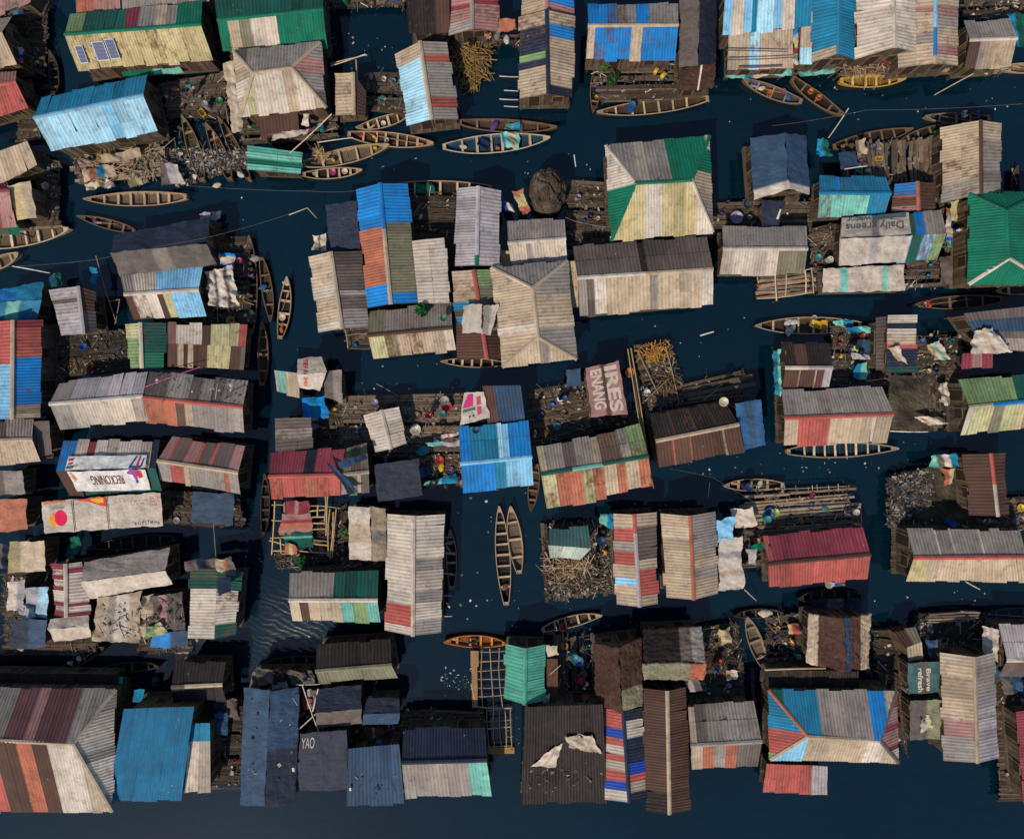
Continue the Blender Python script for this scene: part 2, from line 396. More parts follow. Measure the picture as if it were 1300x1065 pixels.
# ------------------------------------------------------------ walls, platform, stilts
_stilt = None
def stilt_mesh():
    global _stilt
    if _stilt is None:
        mb = MB(); mb.tube([Vector((0, 0, -0.9)), Vector((0.02, 0.01, 0.0)), Vector((0, 0, 0.62))], 0.085, 7)
        _stilt = mb.mesh('stilt', True); _stilt.materials.append(M_POST)
    return _stilt
def vis(p, q):
    """does the wall p-q, seen from its outside, face the middle of the settlement (where one looks down at it)?"""
    mid = (p+q)/2; d = Vector((q.y-p.y, p.x-q.x, 0)).normalized()
    return -(d.x*mid.x + d.y*mid.y) / 27.0
def ccw(P):
    a = sum(P[i].x*P[(i+1) % len(P)].y - P[(i+1) % len(P)].x*P[i].y for i in range(len(P)))
    return P if a > 0 else P[::-1]
def body(root, corners, tops, zd, inset=0.28, tone=1.0, openings=True, wallmat=None):
    """corners: eave corners (world) in ring order. tops(p) -> wall height at p. Builds wall, door, window, platform, stilts"""
    cen = sum(corners, Vector((0, 0, 0))) / len(corners)
    def ins(p, d):
        v = Vector((cen.x-p.x, cen.y-p.y, 0)); l = v.length
        return Vector((p.x, p.y, 0)) + v/l*min(d*1.35, l*0.4)
    ring = ccw([ins(p, inset) for p in corners])
    mb = MB(); tn = (tone*RND.uniform(0.85, 1.15), tone*RND.uniform(0.85, 1.1), tone*RND.uniform(0.8, 1.05), 0)
    run = 0.0
    for i in range(len(ring)):
        p, q = ring[i], ring[(i+1) % len(ring)]; L = (q-p).length
        K = 6; lo = []; hi = []; ul = []; uh = []
        for k in range(K+1):
            x = p + (q-p)*k/K; h = max(zd+0.2, tops(x) - 0.09)
            lo.append(Vector((x.x, x.y, zd))); hi.append(Vector((x.x, x.y, h)))
            ul.append((run + L*k/K, 0)); uh.append((run + L*k/K, h-zd))
        mb.grid([lo, hi], [[tn]*(K+1)]*2, [ul, uh]); run += L + 0.37
    mb.build('wall', wallmat or M_WALL, root)
    if openings:
        for i in range(len(ring)):
            p, q = ring[i], ring[(i+1) % len(ring)]; L = (q-p).length
            if vis(p, q) < 0.28 or L < 2.0: continue
            d = (q-p)/L; out = Vector((d.y, -d.x, 0)); h = max(0.9, min(1.75, tops(p+(q-p)*0.5)-zd-0.3))
            for kind, f, w, z0, z1 in (('door', RND.uniform(0.22, 0.36), 0.8, 0.02, h), ('window', RND.uniform(0.6, 0.78), 0.75, h*0.45, h*0.92)):
                mid = p + (q-p)*f; m2 = MB()
                fr = (0.9, 0.8, 0.65, 0); ins_ = (0.16, 0.14, 0.13, 0)
                c = Vector((mid.x, mid.y, zd+(z0+z1)/2)) + out*0.03
                m2.box(c, d*w/2, out*0.02, Vector((0, 0, (z1-z0)/2)), ins_)
                for sx in (-1, 1): m2.box(c + d*sx*(w/2+0.035) + out*0.012, d*0.035, out*0.03, Vector((0, 0, (z1-z0)/2+0.03)), fr)
                m2.box(c + Vector((0, 0, (z1-z0)/2+0.035)) + out*0.014, d*w/2, out*0.028, Vector((0, 0, 0.035)), fr)
                m2.build(kind, M_DECK, root)
    # platform
    mp = MB(); o2 = ccw([ins(p, inset-RND.uniform(0.0, 0.24)) for p in corners])
    tp = (0.5*RND.uniform(0.8, 1.1),)*3 + (0,)
    top = [Vector((p.x, p.y, zd)) for p in o2]; bot = [Vector((p.x, p.y, zd-0.14)) for p in o2]
    S = bil(top[0], top[1], top[3], top[2]) if len(top) == 4 else None
    n = max(4, int((top[3]-top[0]).length/0.22))
    for i in range(n):
        v0, v1 = i/n, (i+0.9)/n; a, e = RND.uniform(-0.02, 0.01), 1+RND.uniform(-0.01, 0.02)
        f = RND.uniform(0.55, 1.25); c = (tp[0]*f, tp[1]*f, tp[2]*f, 0); z = Vector((0, 0, 0.05)); j = Vector((0, 0, RND.uniform(-0.01, 0.01)))
        P = [S(a, v0)+j, S(e, v0)+j, S(e, v1)+j, S(a, v1)+j]; Q = [x - z for x in P]
        mp.quad(*P, c, ((0, 0), (3, 0), (3, 0.2), (0, 0.2)))
        for k in range(4): mp.quad(P[k], Q[k], Q[(k+1) % 4], P[(k+1) % 4], c)
    for i in range(4):
        p, q = top[i], top[(i+1) % 4]; dz = Vector((0, 0, -0.07))
        mp.box((p+q)/2 + Vector((0, 0, -0.12)), (q-p)/2, Vector((0.05, 0.05, 0)), Vector((0, 0, 0.06)), (0.5, 0.45, 0.4, 0))
    mp.build('platform', M_DECK, root)
    for p in o2:
        c = cen - p; c.z = 0; s = child('stilt', stilt_mesh(), root)
        w = p + c.normalized()*0.15
        s.location = Vector((w.x, w.y, zd-0.62)) - root.location

def heightfn(polys):
    """lowest roof plane height above a ground point: polys = list of (plane point, normal)"""
    def h(p):
        return min((q.z - (n.x*(p.x-q.x) + n.y*(p.y-q.y))/n.z) for q, n in polys)
    return h

def nums(s): 
    v = [float(x) for x in re.split(r'[ ,]+', s.strip())]
    return [(v[i], v[i+1]) for i in range(0, len(v), 2)]
HOUSES = {}
def opts(s):
    d = {}
    for k in s.split():
        a, b = k.split('='); d[a] = b
    return d

def gable(label, pts, c1, c2, kind='tin', z=2.5, pitch=0.39, cap=None, zd=0.7, name=None, cat=None, rust=None, key=None, op=1, amp=0.07, gap=0.0, **kw):
    A, B, R1, R2, C, D = nums(pts)
    zd = float(zd); z = float(z)*.95
    a, b, c, d = (at(*p, z) for p in (A, B, C, D))
    half = ((a-c).length + (b-d).length)/4
    zr = z + max(0.25, half*float(pitch))
    r1, r2 = at(*R1, zr), at(*R2, zr)
    nm = name or {'tin': 'corrugated_house', 'tarp': 'tarp_house', 'thatch': 'thatched_house'}[kind]
    cen = (a+b+c+d)/4
    root = thing(nm, label, cat or {'tin': 'house', 'tarp': 'shelter', 'thatch': 'hut'}[kind], (cen.x, cen.y, zd))
    S1 = bil(r1, r2, a, b); S2 = bil(r1, r2, c, d)
    mb = MB()
    mat = roof_skin(mb, [(S1, c1), (S2, c2)], kind, rust, float(amp))
    roof = mb.build('roof', mat, root, kind != 'tin')
    if kind == 'thatch': solid(roof, 0.16)
    if kind == 'tin' and cap != '0':
        m2 = MB(); cap_strip(m2, [r1, r2], 0.30, cap or pick(stripes(c2)[1], 0.5))
        put(m2.build('ridge_cap', M_TIN, None), roof)
    pl = [(r1, nrm(S1)), (r1, nrm(S2))]
    body(root, [a, b, d, c], heightfn(pl), zd, openings=bool(int(op)))
    HOUSES[key or label] = dict(root=root, S=[S1, S2], n=[nrm(S1), nrm(S2)], roof=roof)
    return root
def solid(o, t):
    m = o.modifiers.new('thickness', 'SOLIDIFY'); m.thickness = t; m.offset = -1
def roof_skin(mb, slopes, kind, rust, amp):
    for S, c in slopes:
        if kind == 'tin': sheets(mb, S, c, rust if rust is None else float(rust))
        elif kind == 'tarp': cloth_patch(mb, S, c, amp, 0.07, 0.2, RND.uniform(0, 50))
        else: cloth_patch(mb, S, c, 0.07, 0.07, 0.09, RND.uniform(0, 50), freq=1.6, layers=0.42)
    return {'tin': M_TIN, 'tarp': M_TARP, 'thatch': M_THATCH}[kind]
def shed(label, pts, c1, kind='tin', z=2.3, slope=0.16, zd=0.75, name=None, cat=None, rust=None, key=None, op=1, amp=0.08, walls=1, wall=1.0, **kw):
    A, B, C, D = nums(pts); z = float(z); zd = float(zd)
    w = (at(*A, z)-at(*C, z)).length
    z1 = z + w*float(slope)
    a, b, c, d = at(*A, z1), at(*B, z1), at(*C, z), at(*D, z)
    cen = (a+b+c+d)/4
    nm = name or {'tin': 'lean_to_shack', 'tarp': 'tarp_shelter', 'thatch': 'thatched_shelter'}[kind]
    root = thing(nm, label, cat or {'tin': 'shack', 'tarp': 'shelter', 'thatch': 'shelter'}[kind], (cen.x, cen.y, zd))
    S = bil(a, b, c, d); mb = MB()
    mat = roof_skin(mb, [(S, c1)], kind, rust, float(amp))
    roof = mb.build('roof', mat, root, kind != 'tin')
    if kind == 'thatch': solid(roof, 0.16)
    ring = [a, b, d, c]
    if int(walls):
        body(root, ring, lambda p: heightfn([(a, nrm(S))])(p), zd, openings=bool(int(op)), tone=float(wall))
    else:
        for p in ring:
            m2 = MB(); x = p + (cen-p)*0.06
            m2.tube([Vector((x.x, x.y, -0.5)), Vector((x.x, x.y, x.z-0.08))], 0.05, 6); m2.build('post', M_POST, root)
    HOUSES[key or label] = dict(root=root, S=[S], n=[nrm(S)], roof=roof)
    return root
def hip(label, pts, cols, z=2.6, pitch=0.40, cap='t', zd=0.7, key=None, op=1, caps=None, **kw):
    """pts: A B C D eave corners in ring order with A-B parallel to the ridge, R1 near A/D, R2 near B/C. cols: AB;BC;CD;DA"""
    A, B, C, D, R1, R2 = nums(pts); z = float(z); zd = float(zd)
    a, b, c, d = (at(*p, z) for p in (A, B, C, D))
    half = ((a-d).length + (b-c).length)/4
    zr = z + half*float(pitch); r1, r2 = at(*R1, zr), at(*R2, zr)
    cen = (a+b+c+d)/4
    root = thing('hipped_house', label, 'house', (cen.x, cen.y, zd))
    cs = cols.split(';'); mb = MB()
    hip_slope(mb, a, b, r1, r2, cs[0]); hip_slope(mb, b, c, r2, r2, cs[1]); hip_slope(mb, c, d, r2, r1, cs[2]); hip_slope(mb, d, a, r1, r1, cs[3])
    roof = mb.build('roof', M_TIN, root)
    cc = (caps or cap).split(';'); cc = cc*5 if len(cc) == 1 else cc
    for (p, q), col in zip(((r1, r2), (a, r1), (b, r2), (c, r2), (d, r1)), cc):
        if col == '0': continue
        m2 = MB(); cap_strip(m2, [p, q], 0.27, col); put(m2.build('ridge_cap', M_TIN, None), roof)
    def pn(p, q, r):
        n = (q-p).cross(r-p).normalized(); return n if n.z > 0 else -n
    pl = [(a, pn(a, b, r1)), (b, pn(b, c, r2)), (c, pn(c, d, r1)), (d, pn(d, a, r1))]
    body(root, [a, b, c, d], heightfn(pl), zd, openings=bool(int(op)))
    HOUSES[key or label] = dict(root=root, S=[bil(r1, r2, a, b), bil(r1, r2, d, c)], n=[], roof=roof)
    return root

# ------------------------------------------------------------ things stretched or lying over a surface
from mathutils.bvhtree import BVHTree
_bvh = {}
def conform(me, fabric, n, h):
    """press the print onto the wrinkled fabric it belongs to, h above it"""
    k = fabric.name
    if k not in _bvh:
        w = Vector((0, 0, 0)); p = fabric
        while p is not None: w += p.location; p = p.parent
        _bvh[k] = BVHTree.FromPolygons([v.co + w for v in fabric.data.vertices], [list(q.vertices) for q in fabric.data.polygons])
    for v in me.vertices:
        hit = _bvh[k].ray_cast(v.co + n*0.8, -n, 2.0)
        if hit[0] is not None: v.co = hit[0] + n*h
def lie(S, n, u, v, h): return S(u, v) + n*h
def lettering(parent, S, n, text, u0, u1, v0, v1, rot, col, h=0.05, part='lettering', bold=0.0):
    cu = bpy.data.curves.new('lettering', 'FONT'); cu.body = text; cu.align_x = 'LEFT'; cu.offset = bold
    o = bpy.data.objects.new('lettering_source', cu); COL.objects.link(o)
    dg = bpy.context.evaluated_depsgraph_get(); me = bpy.data.meshes.new_from_object(o.evaluated_get(dg))
    bpy.data.objects.remove(o)
    X = [v.co.x for v in me.vertices]; Y = [v.co.y for v in me.vertices]
    x0, x1, y0, y1 = min(X), max(X), min(Y), max(Y)
    for v in me.vertices:
        x, y = (v.co.x-x0)/(x1-x0), (v.co.y-y0)/(y1-y0)
        if rot == 0: u, w = x, 1-y
        elif rot == 180: u, w = 1-x, y
        elif rot == 90: u, w = y, x           # reads downwards
        else: u, w = 1-y, 1-x
        v.co = lie(S, n, u0+(u1-u0)*u, v0+(v1-v0)*w, h)
    if parent.type == 'MESH': conform(me, parent, n, 0.028)
    a = me.attributes.new('Col', 'FLOAT_COLOR', 'POINT'); a.data.foreach_set('color', list(col)*len(me.vertices)) if len(col) == 4 else a.data.foreach_set('color', (list(col)+[0])*len(me.vertices))
    me.materials.clear(); me.materials.append(M_PAINT)
    o = bpy.data.objects.new(part, me); COL.objects.link(o); put(o, parent)
    return o
def painted(parent, S, n, polys, part, h=0.05):
    mb = MB()
    for col, uv in polys: mb.poly([lie(S, n, u, v, h) for u, v in uv], (*col, 0))
    o = mb.build(part, M_PAINT, None)
    if parent.type == 'MESH': conform(o.data, parent, n, 0.02 + 0.006*(h > 0.16))
    put(o, parent); return o
def disc(u, v, ru, rv, k=18): return [(u+ru*math.cos(2*PI*i/k), v+rv*math.sin(2*PI*i/k)) for i in range(k)]

def cloth(label, pts, z, col, name='cloth', cat='cloth', amp=0.10, ragged=0.12, slope=None, mat=None, seed=None, step=0.14, sag=0.0, thick=0, group=None):
    """a draped piece; z may be one height or four"""
    P = nums(pts); zz = [float(z)]*4 if not isinstance(z, (tuple, list)) else z
    a, b, c, d = (at(*p, h) for p, h in zip(P, zz))
    S = bil(a, b, c, d); mb = MB(); rr = random.Random(label)
    cloth_patch(mb, S, col, amp, ragged, step, rr.uniform(0, 90), sag, 1.5, rr)
    o = mb.build(name, mat or M_CLOTH, None, True)
    tag(o, label, cat, group)
    return o, S
# ------------------------------------------------------------ canoes
WOODC = dict(brown=(0.17, 0.115, 0.075), tan=(0.42, 0.32, 0.22), dark=(0.055, 0.045, 0.04), orange=(0.55, 0.20, 0.045), yellow=(0.55, 0.36, 0.09),
             grey=(0.24, 0.20, 0.17), blue=(0.04, 0.15, 0.27), olive=(0.20, 0.16, 0.075), black=(0.025, 0.024, 0.026), pale=(0.55, 0.47, 0.37))
def canoe(label, bow, stern, wpx, col, nth=5, rim=None, inner=None, blunt=0.30, thw=None, flooded=False, z=0.0, group=None):
    r = random.Random(label)
    p, q = at(*bow, 0.35), at(*stern, 0.35)
    d = p - q; L = d.length; ang = math.atan2(d.y, d.x); W = wpx/PXM*0.9
    mid = (p+q)/2
    root = thing('wooden_canoe', label, 'canoe', (mid.x, mid.y, z), ang, group or 'wooden canoes on the canals')
    root.rotation_euler.x = r.uniform(-0.03, 0.03)
    H, I, Rm = (tuple(v*.8 for v in WOODC[k]) for k in (col, inner or col, rim or col))
    def prof(t):
        if t < 0.5: f = blunt + (1-blunt)*math.sin(PI*min(1, t*1.12+0.0)) ** 0.8 if t*1.12 < 0.5 else 1.0
        else: f = max(0.0, math.cos((t-0.5)*PI)) ** 0.72
        return W/2*f
    def sheer(t): return 0.34 + 0.30*(2*t-1)**4 + 0.06*(2*t-1)**2
    n = 26
    def skin(ins, bot, colr, dark):
        R = []; C = []; U = []
        for i in range(n+1):
            t = i/n; w = max(0.012, prof(t) - ins); g = sheer(t); x = (t-0.5)*(L-2*ins)
            b = bot + 0.22*(2*t-1)**4
            sec = [(w, g), (w*0.93, g*0.55+b*0.45), (w*0.74, b+0.03), (0.0, b), (-w*0.74, b+0.03), (-w*0.93, g*0.55+b*0.45), (-w, g)]
            row = []; cr = []
            for k, (y, zz) in enumerate(sec):
                row.append(Vector((x, y, zz)))
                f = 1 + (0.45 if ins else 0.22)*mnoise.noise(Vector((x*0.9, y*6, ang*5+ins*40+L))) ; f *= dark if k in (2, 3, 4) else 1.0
                cr.append((colr[0]*f, colr[1]*f, colr[2]*f, 0))
            R.append(row); C.append(cr); U.append([(x, k*0.2) for k in range(7)])
        return R, C, U
    mb = MB()
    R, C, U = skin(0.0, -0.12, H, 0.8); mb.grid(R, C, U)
    mb.poly([v for v in R[0]], C[0][0]); mb.poly([v for v in R[-1]][::-1], C[0][0])
    hull = child('hull', mb.mesh('hull', False), root, M_HULL)
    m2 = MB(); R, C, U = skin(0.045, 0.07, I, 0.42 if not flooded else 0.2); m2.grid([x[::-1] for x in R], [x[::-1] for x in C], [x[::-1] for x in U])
    nb = max(4, int(L/0.8))
    for i in range(1, nb):                      # ribs
        t = i/nb; w = prof(t)-0.06; g = sheer(t); x = (t-0.5)*L
        if w < 0.1: continue
        b = 0.085 + 0.22*(2*t-1)**4
        c = (I[0]*0.85, I[1]*0.85, I[2]*0.85, 0)
        m2.tube([Vector((x, w, g-0.05)), Vector((x, w*0.9, g*.5+b*.5)), Vector((x, w*0.72, b+0.03)), Vector((x, -w*0.72, b+0.03)), Vector((x, -w*0.9, g*.5+b*.5)), Vector((x, -w, g-0.05))], 0.028, 4, c)
    child('inner_planking', m2.mesh('inner_planking'), root, M_HULL)
    m3 = MB(); c = (*[x*1.25 for x in Rm], 0)
    for s in (-1, 1):
        m3.tube([Vector(((i/n-0.5)*L, s*max(0.012, prof(i/n)-0.015), sheer(i/n)+0.012)) for i in range(n+1)], 0.045, 5, c)
    m3.box(Vector((-L/2+0.09, 0, sheer(0.02)-0.02)), Vector((0.13, 0, 0)), Vector((0, prof(0.02), 0)), Vector((0, 0, 0.03)), c)
    m3.poly([Vector((L/2, 0, sheer(1)+0.015)), Vector((L*0.5-0.55, prof(1-0.55/L)-0.03, sheer(1-0.55/L)-0.01)), Vector((L*0.5-0.55, -prof(1-0.55/L)+0.03, sheer(1-0.55/L)-0.01))], (*[x*1.05 for x in Rm], 0))
    child('gunwale', m3.mesh('gunwale'), root, M_HULL)
    T = WOODC[thw or rim or col]
    for i in range(nth):
        t = 0.12 + 0.76*(i+0.5+r.uniform(-0.12, 0.12))/nth; w = prof(t)-0.03; m4 = MB()
        f = r.uniform(1.0, 1.5)
        m4.box(Vector((0, 0, 0)), Vector((r.uniform(0.06, 0.10), 0, 0)), Vector((r.uniform(-.02, .02), w, 0)), Vector((0, 0, 0.02)), (T[0]*f, T[1]*f, T[2]*f, 0))
        o = child('thwart', m4.mesh('thwart'), root, M_HULL); o.location = ((t-0.5)*L, 0, sheer(t)-0.05)
    return root

# ------------------------------------------------------------ decks and rafts
def deck(label, pts, style='plank', along=0, z=0.55, tone=1.0, cat='deck', name=None, w=0.24, missing=0.06, jag=0.25, posts=True, col=None):
    """along=0: boards run A->B ; along=1: boards run A->C. pts A B C D with A-B one edge, C-D the other"""
    A, B, C, D = (at(*p, z) for p in nums(pts))
    S = bil(A, B, C, D) if along == 0 else bil(A, C, B, D)
    r = random.Random(label)
    cen = (A+B+C+D)/4
    root = thing(name or {'plank': 'plank_deck', 'log': 'log_raft', 'mud': 'mud_platform'}[style], label, cat, (cen.x, cen.y, z))
    Wd = ((S(0, 1)-S(0, 0)).length + (S(1, 1)-S(1, 0)).length)/2; L = max(0.1, ((S(1, 0)-S(0, 0)).length + (S(1, 1)-S(0, 1)).length)/2)
    mb = MB()
    if style == 'mud':
        R = []; Cc = []; U = []; nu = max(6, int(L/0.18)); nv = max(6, int(Wd/0.18))
        for j in range(nv+1):
            row = []; cr = []
            for i in range(nu+1):
                e = 0.04*(i in (0, nu) or j in (0, nv))
                p = S(i/nu + r.uniform(-e, e), j/nv + r.uniform(-e, e))
                h = mnoise.noise(p*0.9)*0.12 + mnoise.noise(p*3)*0.06 + r.uniform(-.02, .02)
                row.append(p + Vector((0, 0, h))); k = 0.8 + 0.7*mnoise.noise(p*1.3 + Vector((9, 1, 0))) + r.uniform(-.12, .12); g = max(0, mnoise.noise(p*0.5+Vector((4, 4, 4))))
                b = col or (0.085, 0.065, 0.045)
                cr.append((b[0]*k, b[1]*k*(1+0.3*g), b[2]*k, 0))
            R.append(row); Cc.append(cr); U.append([(i*0.2, j*0.2) for i in range(nu+1)])
        mb.grid(R, Cc, U)
        rim = [R[0][i] for i in range(nu+1)] + [R[j][nu] for j in range(1, nv+1)] + [R[nv][i] for i in range(nu-1, -1, -1)] + [R[j][0] for j in range(nv-1, 0, -1)]
        for i in range(len(rim)):
            p, q = rim[i], rim[(i+1) % len(rim)]
            mb.quad(p, q, Vector((q.x, q.y, -0.2)), Vector((p.x, p.y, -0.2)), (0.04, 0.03, 0.025, 0))
        o = mb.build('mud_surface', M_ATTR, root, False)
    else:
        v = 0.0
        while v < 1:
            ww = w*r.uniform(0.55, 1.3)/Wd; v1 = min(1.02, v+ww)
            if r.random() > missing:
                a, e = r.uniform(-1, 0.6)*jag/L, 1 + r.uniform(-0.6, 1)*jag/L
                segs = [(a, e)] if L < 3.0 or r.random() < 0.4 else (lambda m: [(a, m-0.004), (m+0.004, e)])(r.uniform(0.3, 0.7))
                for a, e in segs:
                    k = r.uniform(0.42, 1.2)*tone; wm = r.uniform(-0.07, 0.10)
                    b = col or (1, 1, 1)
                    c = (k*(1+wm)*b[0], k*b[1], k*(1-wm)*b[2], 0)
                    sk = r.uniform(-1, 1)*0.05/Wd
                    if style == 'log':
                        rr = (v1-v)*Wd*0.5; m = (v+v1)/2
                        P = [S(a+(e-a)*t, m + sk*(t-.5)*3 + r.uniform(-.1, .1)*ww) + Vector((0, 0, r.uniform(-.04, .05))) for t in (0, .33, .66, 1)]
                        mb.tube(P, rr*r.uniform(0.9, 1.15), 6, c, rr*r.uniform(0.7, 1.0))
                    else:
                        jz = Vector((0, 0, r.uniform(-0.025, 0.025))); z2 = Vector((0, 0, 0.045))
                        P = [S(a, v+sk)+jz, S(e, v-sk)+jz, S(e, v1-0.12*ww-sk)+jz, S(a, v1-0.12*ww+sk)+jz]; Q = [x-z2 for x in P]
                        mb.quad(*P, c, ((0, v*9), (L, v*9), (L, v*9+.2), (0, v*9+.2)))
                        for i in range(4): mb.quad(P[i], Q[i], Q[(i+1) % 4], P[(i+1) % 4], c)
            v = v1
        o = mb.build('decking', M_DECK, root)
        for t in (0.06, 0.94):
            m2 = MB()
            p, q = S(t, 0), S(t, 1); m2.box((p+q)/2-Vector((0, 0, 0.13)), (q-p)/2, (S(t+.01, .5)-S(t, .5)).normalized()*0.05, Vector((0, 0, 0.06)), (0.4, 0.36, 0.32, 0))
            m2.build('joist', M_DECK, root)
        if posts:
            for p in (A, B, C, D):
                x = p + (cen-p)*r.uniform(0.02, 0.06); s = child('post', stilt_mesh(), root); s.location = Vector((x.x, x.y, z-0.62)) - root.location
    return dict(root=root, S=bil(A, B, C, D), z=z, phrase=None, label=label)

# ------------------------------------------------------------ small things
PROTO = {}
def proto(kind):
    if kind in PROTO: return PROTO[kind]
    P = []; W = (1, 1, 1, 0)
    def add(nm, mb, smooth=True): P.append((nm, mb.mesh(nm, smooth)))
    if kind == 'basin':
        m = MB(); m.lathe([(0.0, 0.0), (0.2, 0.0), (0.31, 0.16), (0.34, 0.17), (0.34, 0.185), (0.305, 0.175), (0.2, 0.03), (0.0, 0.02)], 18, W); add('bowl', m)
    elif kind == 'bucket':
        m = MB(); m.lathe([(0.0, 0.0), (0.13, 0.0), (0.175, 0.33), (0.19, 0.335), (0.19, 0.35), (0.165, 0.34), (0.12, 0.02), (0.0, 0.02)], 16, W); add('pail', m)
        m = MB(); m.tube([Vector((0.18*math.cos(a), 0.10*math.sin(a)+0.02, 0.34+0.05*math.sin(a))) for a in [PI*i/8 for i in range(9)]], 0.009, 4, W); add('handle', m)
    elif kind == 'drum':
        m = MB(); m.lathe([(0.0, 0.0), (0.28, 0.0), (0.29, 0.02), (0.28, 0.05), (0.285, 0.3), (0.30, 0.32), (0.285, 0.34), (0.285, 0.6), (0.30, 0.62), (0.285, 0.64), (0.28, 0.87), (0.295, 0.9), (0.28, 0.9), (0.27, 0.87), (0.0, 0.87)], 18, W); add('barrel', m)
        m = MB(); m.lathe([(0.045, 0.87), (0.045, 0.905), (0.0, 0.91)], 10, W, Vector((0.17, 0, 0))); add('bung', m)
    elif kind == 'jerrycan':
        m = MB(); R = []
        for z, k in ((0, .9), (0.03, 1), (0.32, 1), (0.38, .86), (0.40, .5)):
            R.append([Vector((0.2*k*(abs(math.cos(a))**0.45)*math.copysign(1, math.cos(a)), 0.13*k*(abs(math.sin(a))**0.45)*math.copysign(1, math.sin(a)), z)) for a in [2*PI*(i+.5)/16 for i in range(16)]])
        m.grid(R, [[W]*16]*5, [[(0, 0)]*16]*5, True); m.poly(R[-1], W); m.poly(R[0][::-1], W); add('can', m)
        m = MB(); m.lathe([(0.035, 0.37), (0.035, 0.45), (0.0, 0.455)], 10, W, Vector((0.11, 0, 0))); add('cap', m)
        m = MB(); m.tube([Vector((-0.12, 0, 0.39)), Vector((-0.11, 0, 0.46)), Vector((0.02, 0, 0.46)), Vector((0.04, 0, 0.39))], 0.018, 6, W); add('grip', m)
    elif kind == 'sack':
        m = MB(); R = []
        for j in range(9):
            t = j/8; z = 0.3*math.sin(PI*t)**0.6*0 ; row = []
            for i in range(16):
                a = 2*PI*i/16; rr = math.sin(PI*min(max(t, .02), .98))**0.55
                x = (t-.5)*0.75; y = 0.24*rr*math.cos(a); zz = 0.13+0.13*rr*math.sin(a)
                p = Vector((x, y, zz)); h = mnoise.noise(p*4)*0.16 + mnoise.noise(p*11)*0.07; row.append(Vector((p.x*(1+h*.6), p.y*(1+h), p.z*(1+h))))
            R.append(row)
        m.grid(R, [[W]*16]*9, [[(0, 0)]*16]*9, True); m.poly(R[0], W); m.poly(R[-1][::-1], W); add('sack', m)
    elif kind == 'crate':
        m = MB()
        for z in (0.03, 0.13, 0.23):
            for s in (-1, 1):
                m.box(Vector((0, s*0.2, z)), Vector((0.3, 0, 0)), Vector((0, 0.01, 0)), Vector((0, 0, 0.035)), W); m.box(Vector((s*0.3, 0, z)), Vector((0.01, 0, 0)), Vector((0, 0.2, 0)), Vector((0, 0, 0.035)), W)
        for y in (-0.15, -0.05, 0.05, 0.15): m.box(Vector((0, y, 0.005)), Vector((0.3, 0, 0)), Vector((0, 0.04, 0)), Vector((0, 0, 0.008)), W)
        for a in (-1, 1):
            for b in (-1, 1): m.box(Vector((a*.28, b*.18, .14)), Vector((.02, 0, 0)), Vector((0, .02, 0)), Vector((0, 0, .14)), W)
        add('slats', m, False)
    elif kind == 'tyre':
        m = MB(); R = [[Vector(((0.24+0.085*math.cos(b))*math.cos(a), (0.24+0.085*math.cos(b))*math.sin(a), 0.09+0.085*math.sin(b))) for b in [2*PI*k/10 for k in range(10)]] for a in [2*PI*i/20 for i in range(21)]]
        m.grid(R, [[W]*10]*21, [[(0, 0)]*10]*21, True); add('tyre', m)
    elif kind == 'pot':
        m = MB(); m.lathe([(0, 0), (0.15, 0.0), (0.22, 0.08), (0.23, 0.2), (0.19, 0.26), (0.21, 0.285), (0.175, 0.28), (0.19, 0.2), (0.17, 0.06), (0, 0.03)], 16, W); add('pot', m)
    elif kind == 'bundle':
        m = MB(); r = random.Random(5)
        for i in range(14): 
            y = r.uniform(-.16, .16); z = r.uniform(0.03, 0.2)*(1-abs(y)/.22); k = r.uniform(.5, 1.3)
            m.tube([Vector((-r.uniform(.5, .75), y+r.uniform(-.05, .05), z)), Vector((r.uniform(.5, .75), y+r.uniform(-.05, .05), z+r.uniform(-.02, .04)))], r.uniform(.018, .035), 5, (k, k*.95, k*.85, 0))
        add('sticks', m, False)
    elif kind == 'stool':
        m = MB(); m.box(Vector((0, 0, .3)), Vector((.2, 0, 0)), Vector((0, .14, 0)), Vector((0, 0, .02)), W); add('seat', m, False)
        for a in (-1, 1):
            for b in (-1, 1):
                m = MB(); m.box(Vector((a*.16, b*.1, .14)), Vector((.02, 0, 0)), Vector((0, .02, 0)), Vector((0, 0, .14)), W); add('leg', m, False)
    PROTO[kind] = P
    return P
NAMES = dict(basin='plastic_basin', bucket='plastic_bucket', drum='plastic_drum', jerrycan='jerrycan', sack='filled_sack', crate='slatted_crate', tyre='rubber_tyre', pot='cooking_pot', bundle='firewood_bundle', stool='wooden_stool')
CATS = dict(basin='basin', bucket='bucket', drum='drum', jerrycan='jerrycan', sack='sack', crate='crate', tyre='tyre', pot='pot', bundle='firewood', stool='stool')
CC = dict(white=(0.62, 0.59, 0.54), blue=(0.02, 0.11, 0.36), red=(0.45, 0.03, 0.03), green=(0.02, 0.18, 0.08), yellow=(0.75, 0.48, 0.03), black=(0.02, 0.02, 0.022), grey=(0.32, 0.32, 0.33), pink=(0.45, 0.05, 0.17),
          purple=(0.11, 0.05, 0.2), turquoise=(0.04, 0.30, 0.33), orange=(0.50, 0.17, 0.04), brown=(0.16, 0.09, 0.05), cream=(0.68, 0.58, 0.42), teal=(0.02, 0.20, 0.25), lilac=(0.32, 0.27, 0.40), navy=(0.015, 0.04, 0.13), lime=(0.35, 0.55, 0.05))
def cmat(c, kind):
    cloth_ = kind in ('sack',)
    return plain(c + ('_weave' if cloth_ else '_plastic'), tuple(v*.78 for v in CC[c]), 0.9 if cloth_ else 0.45, 0.35)
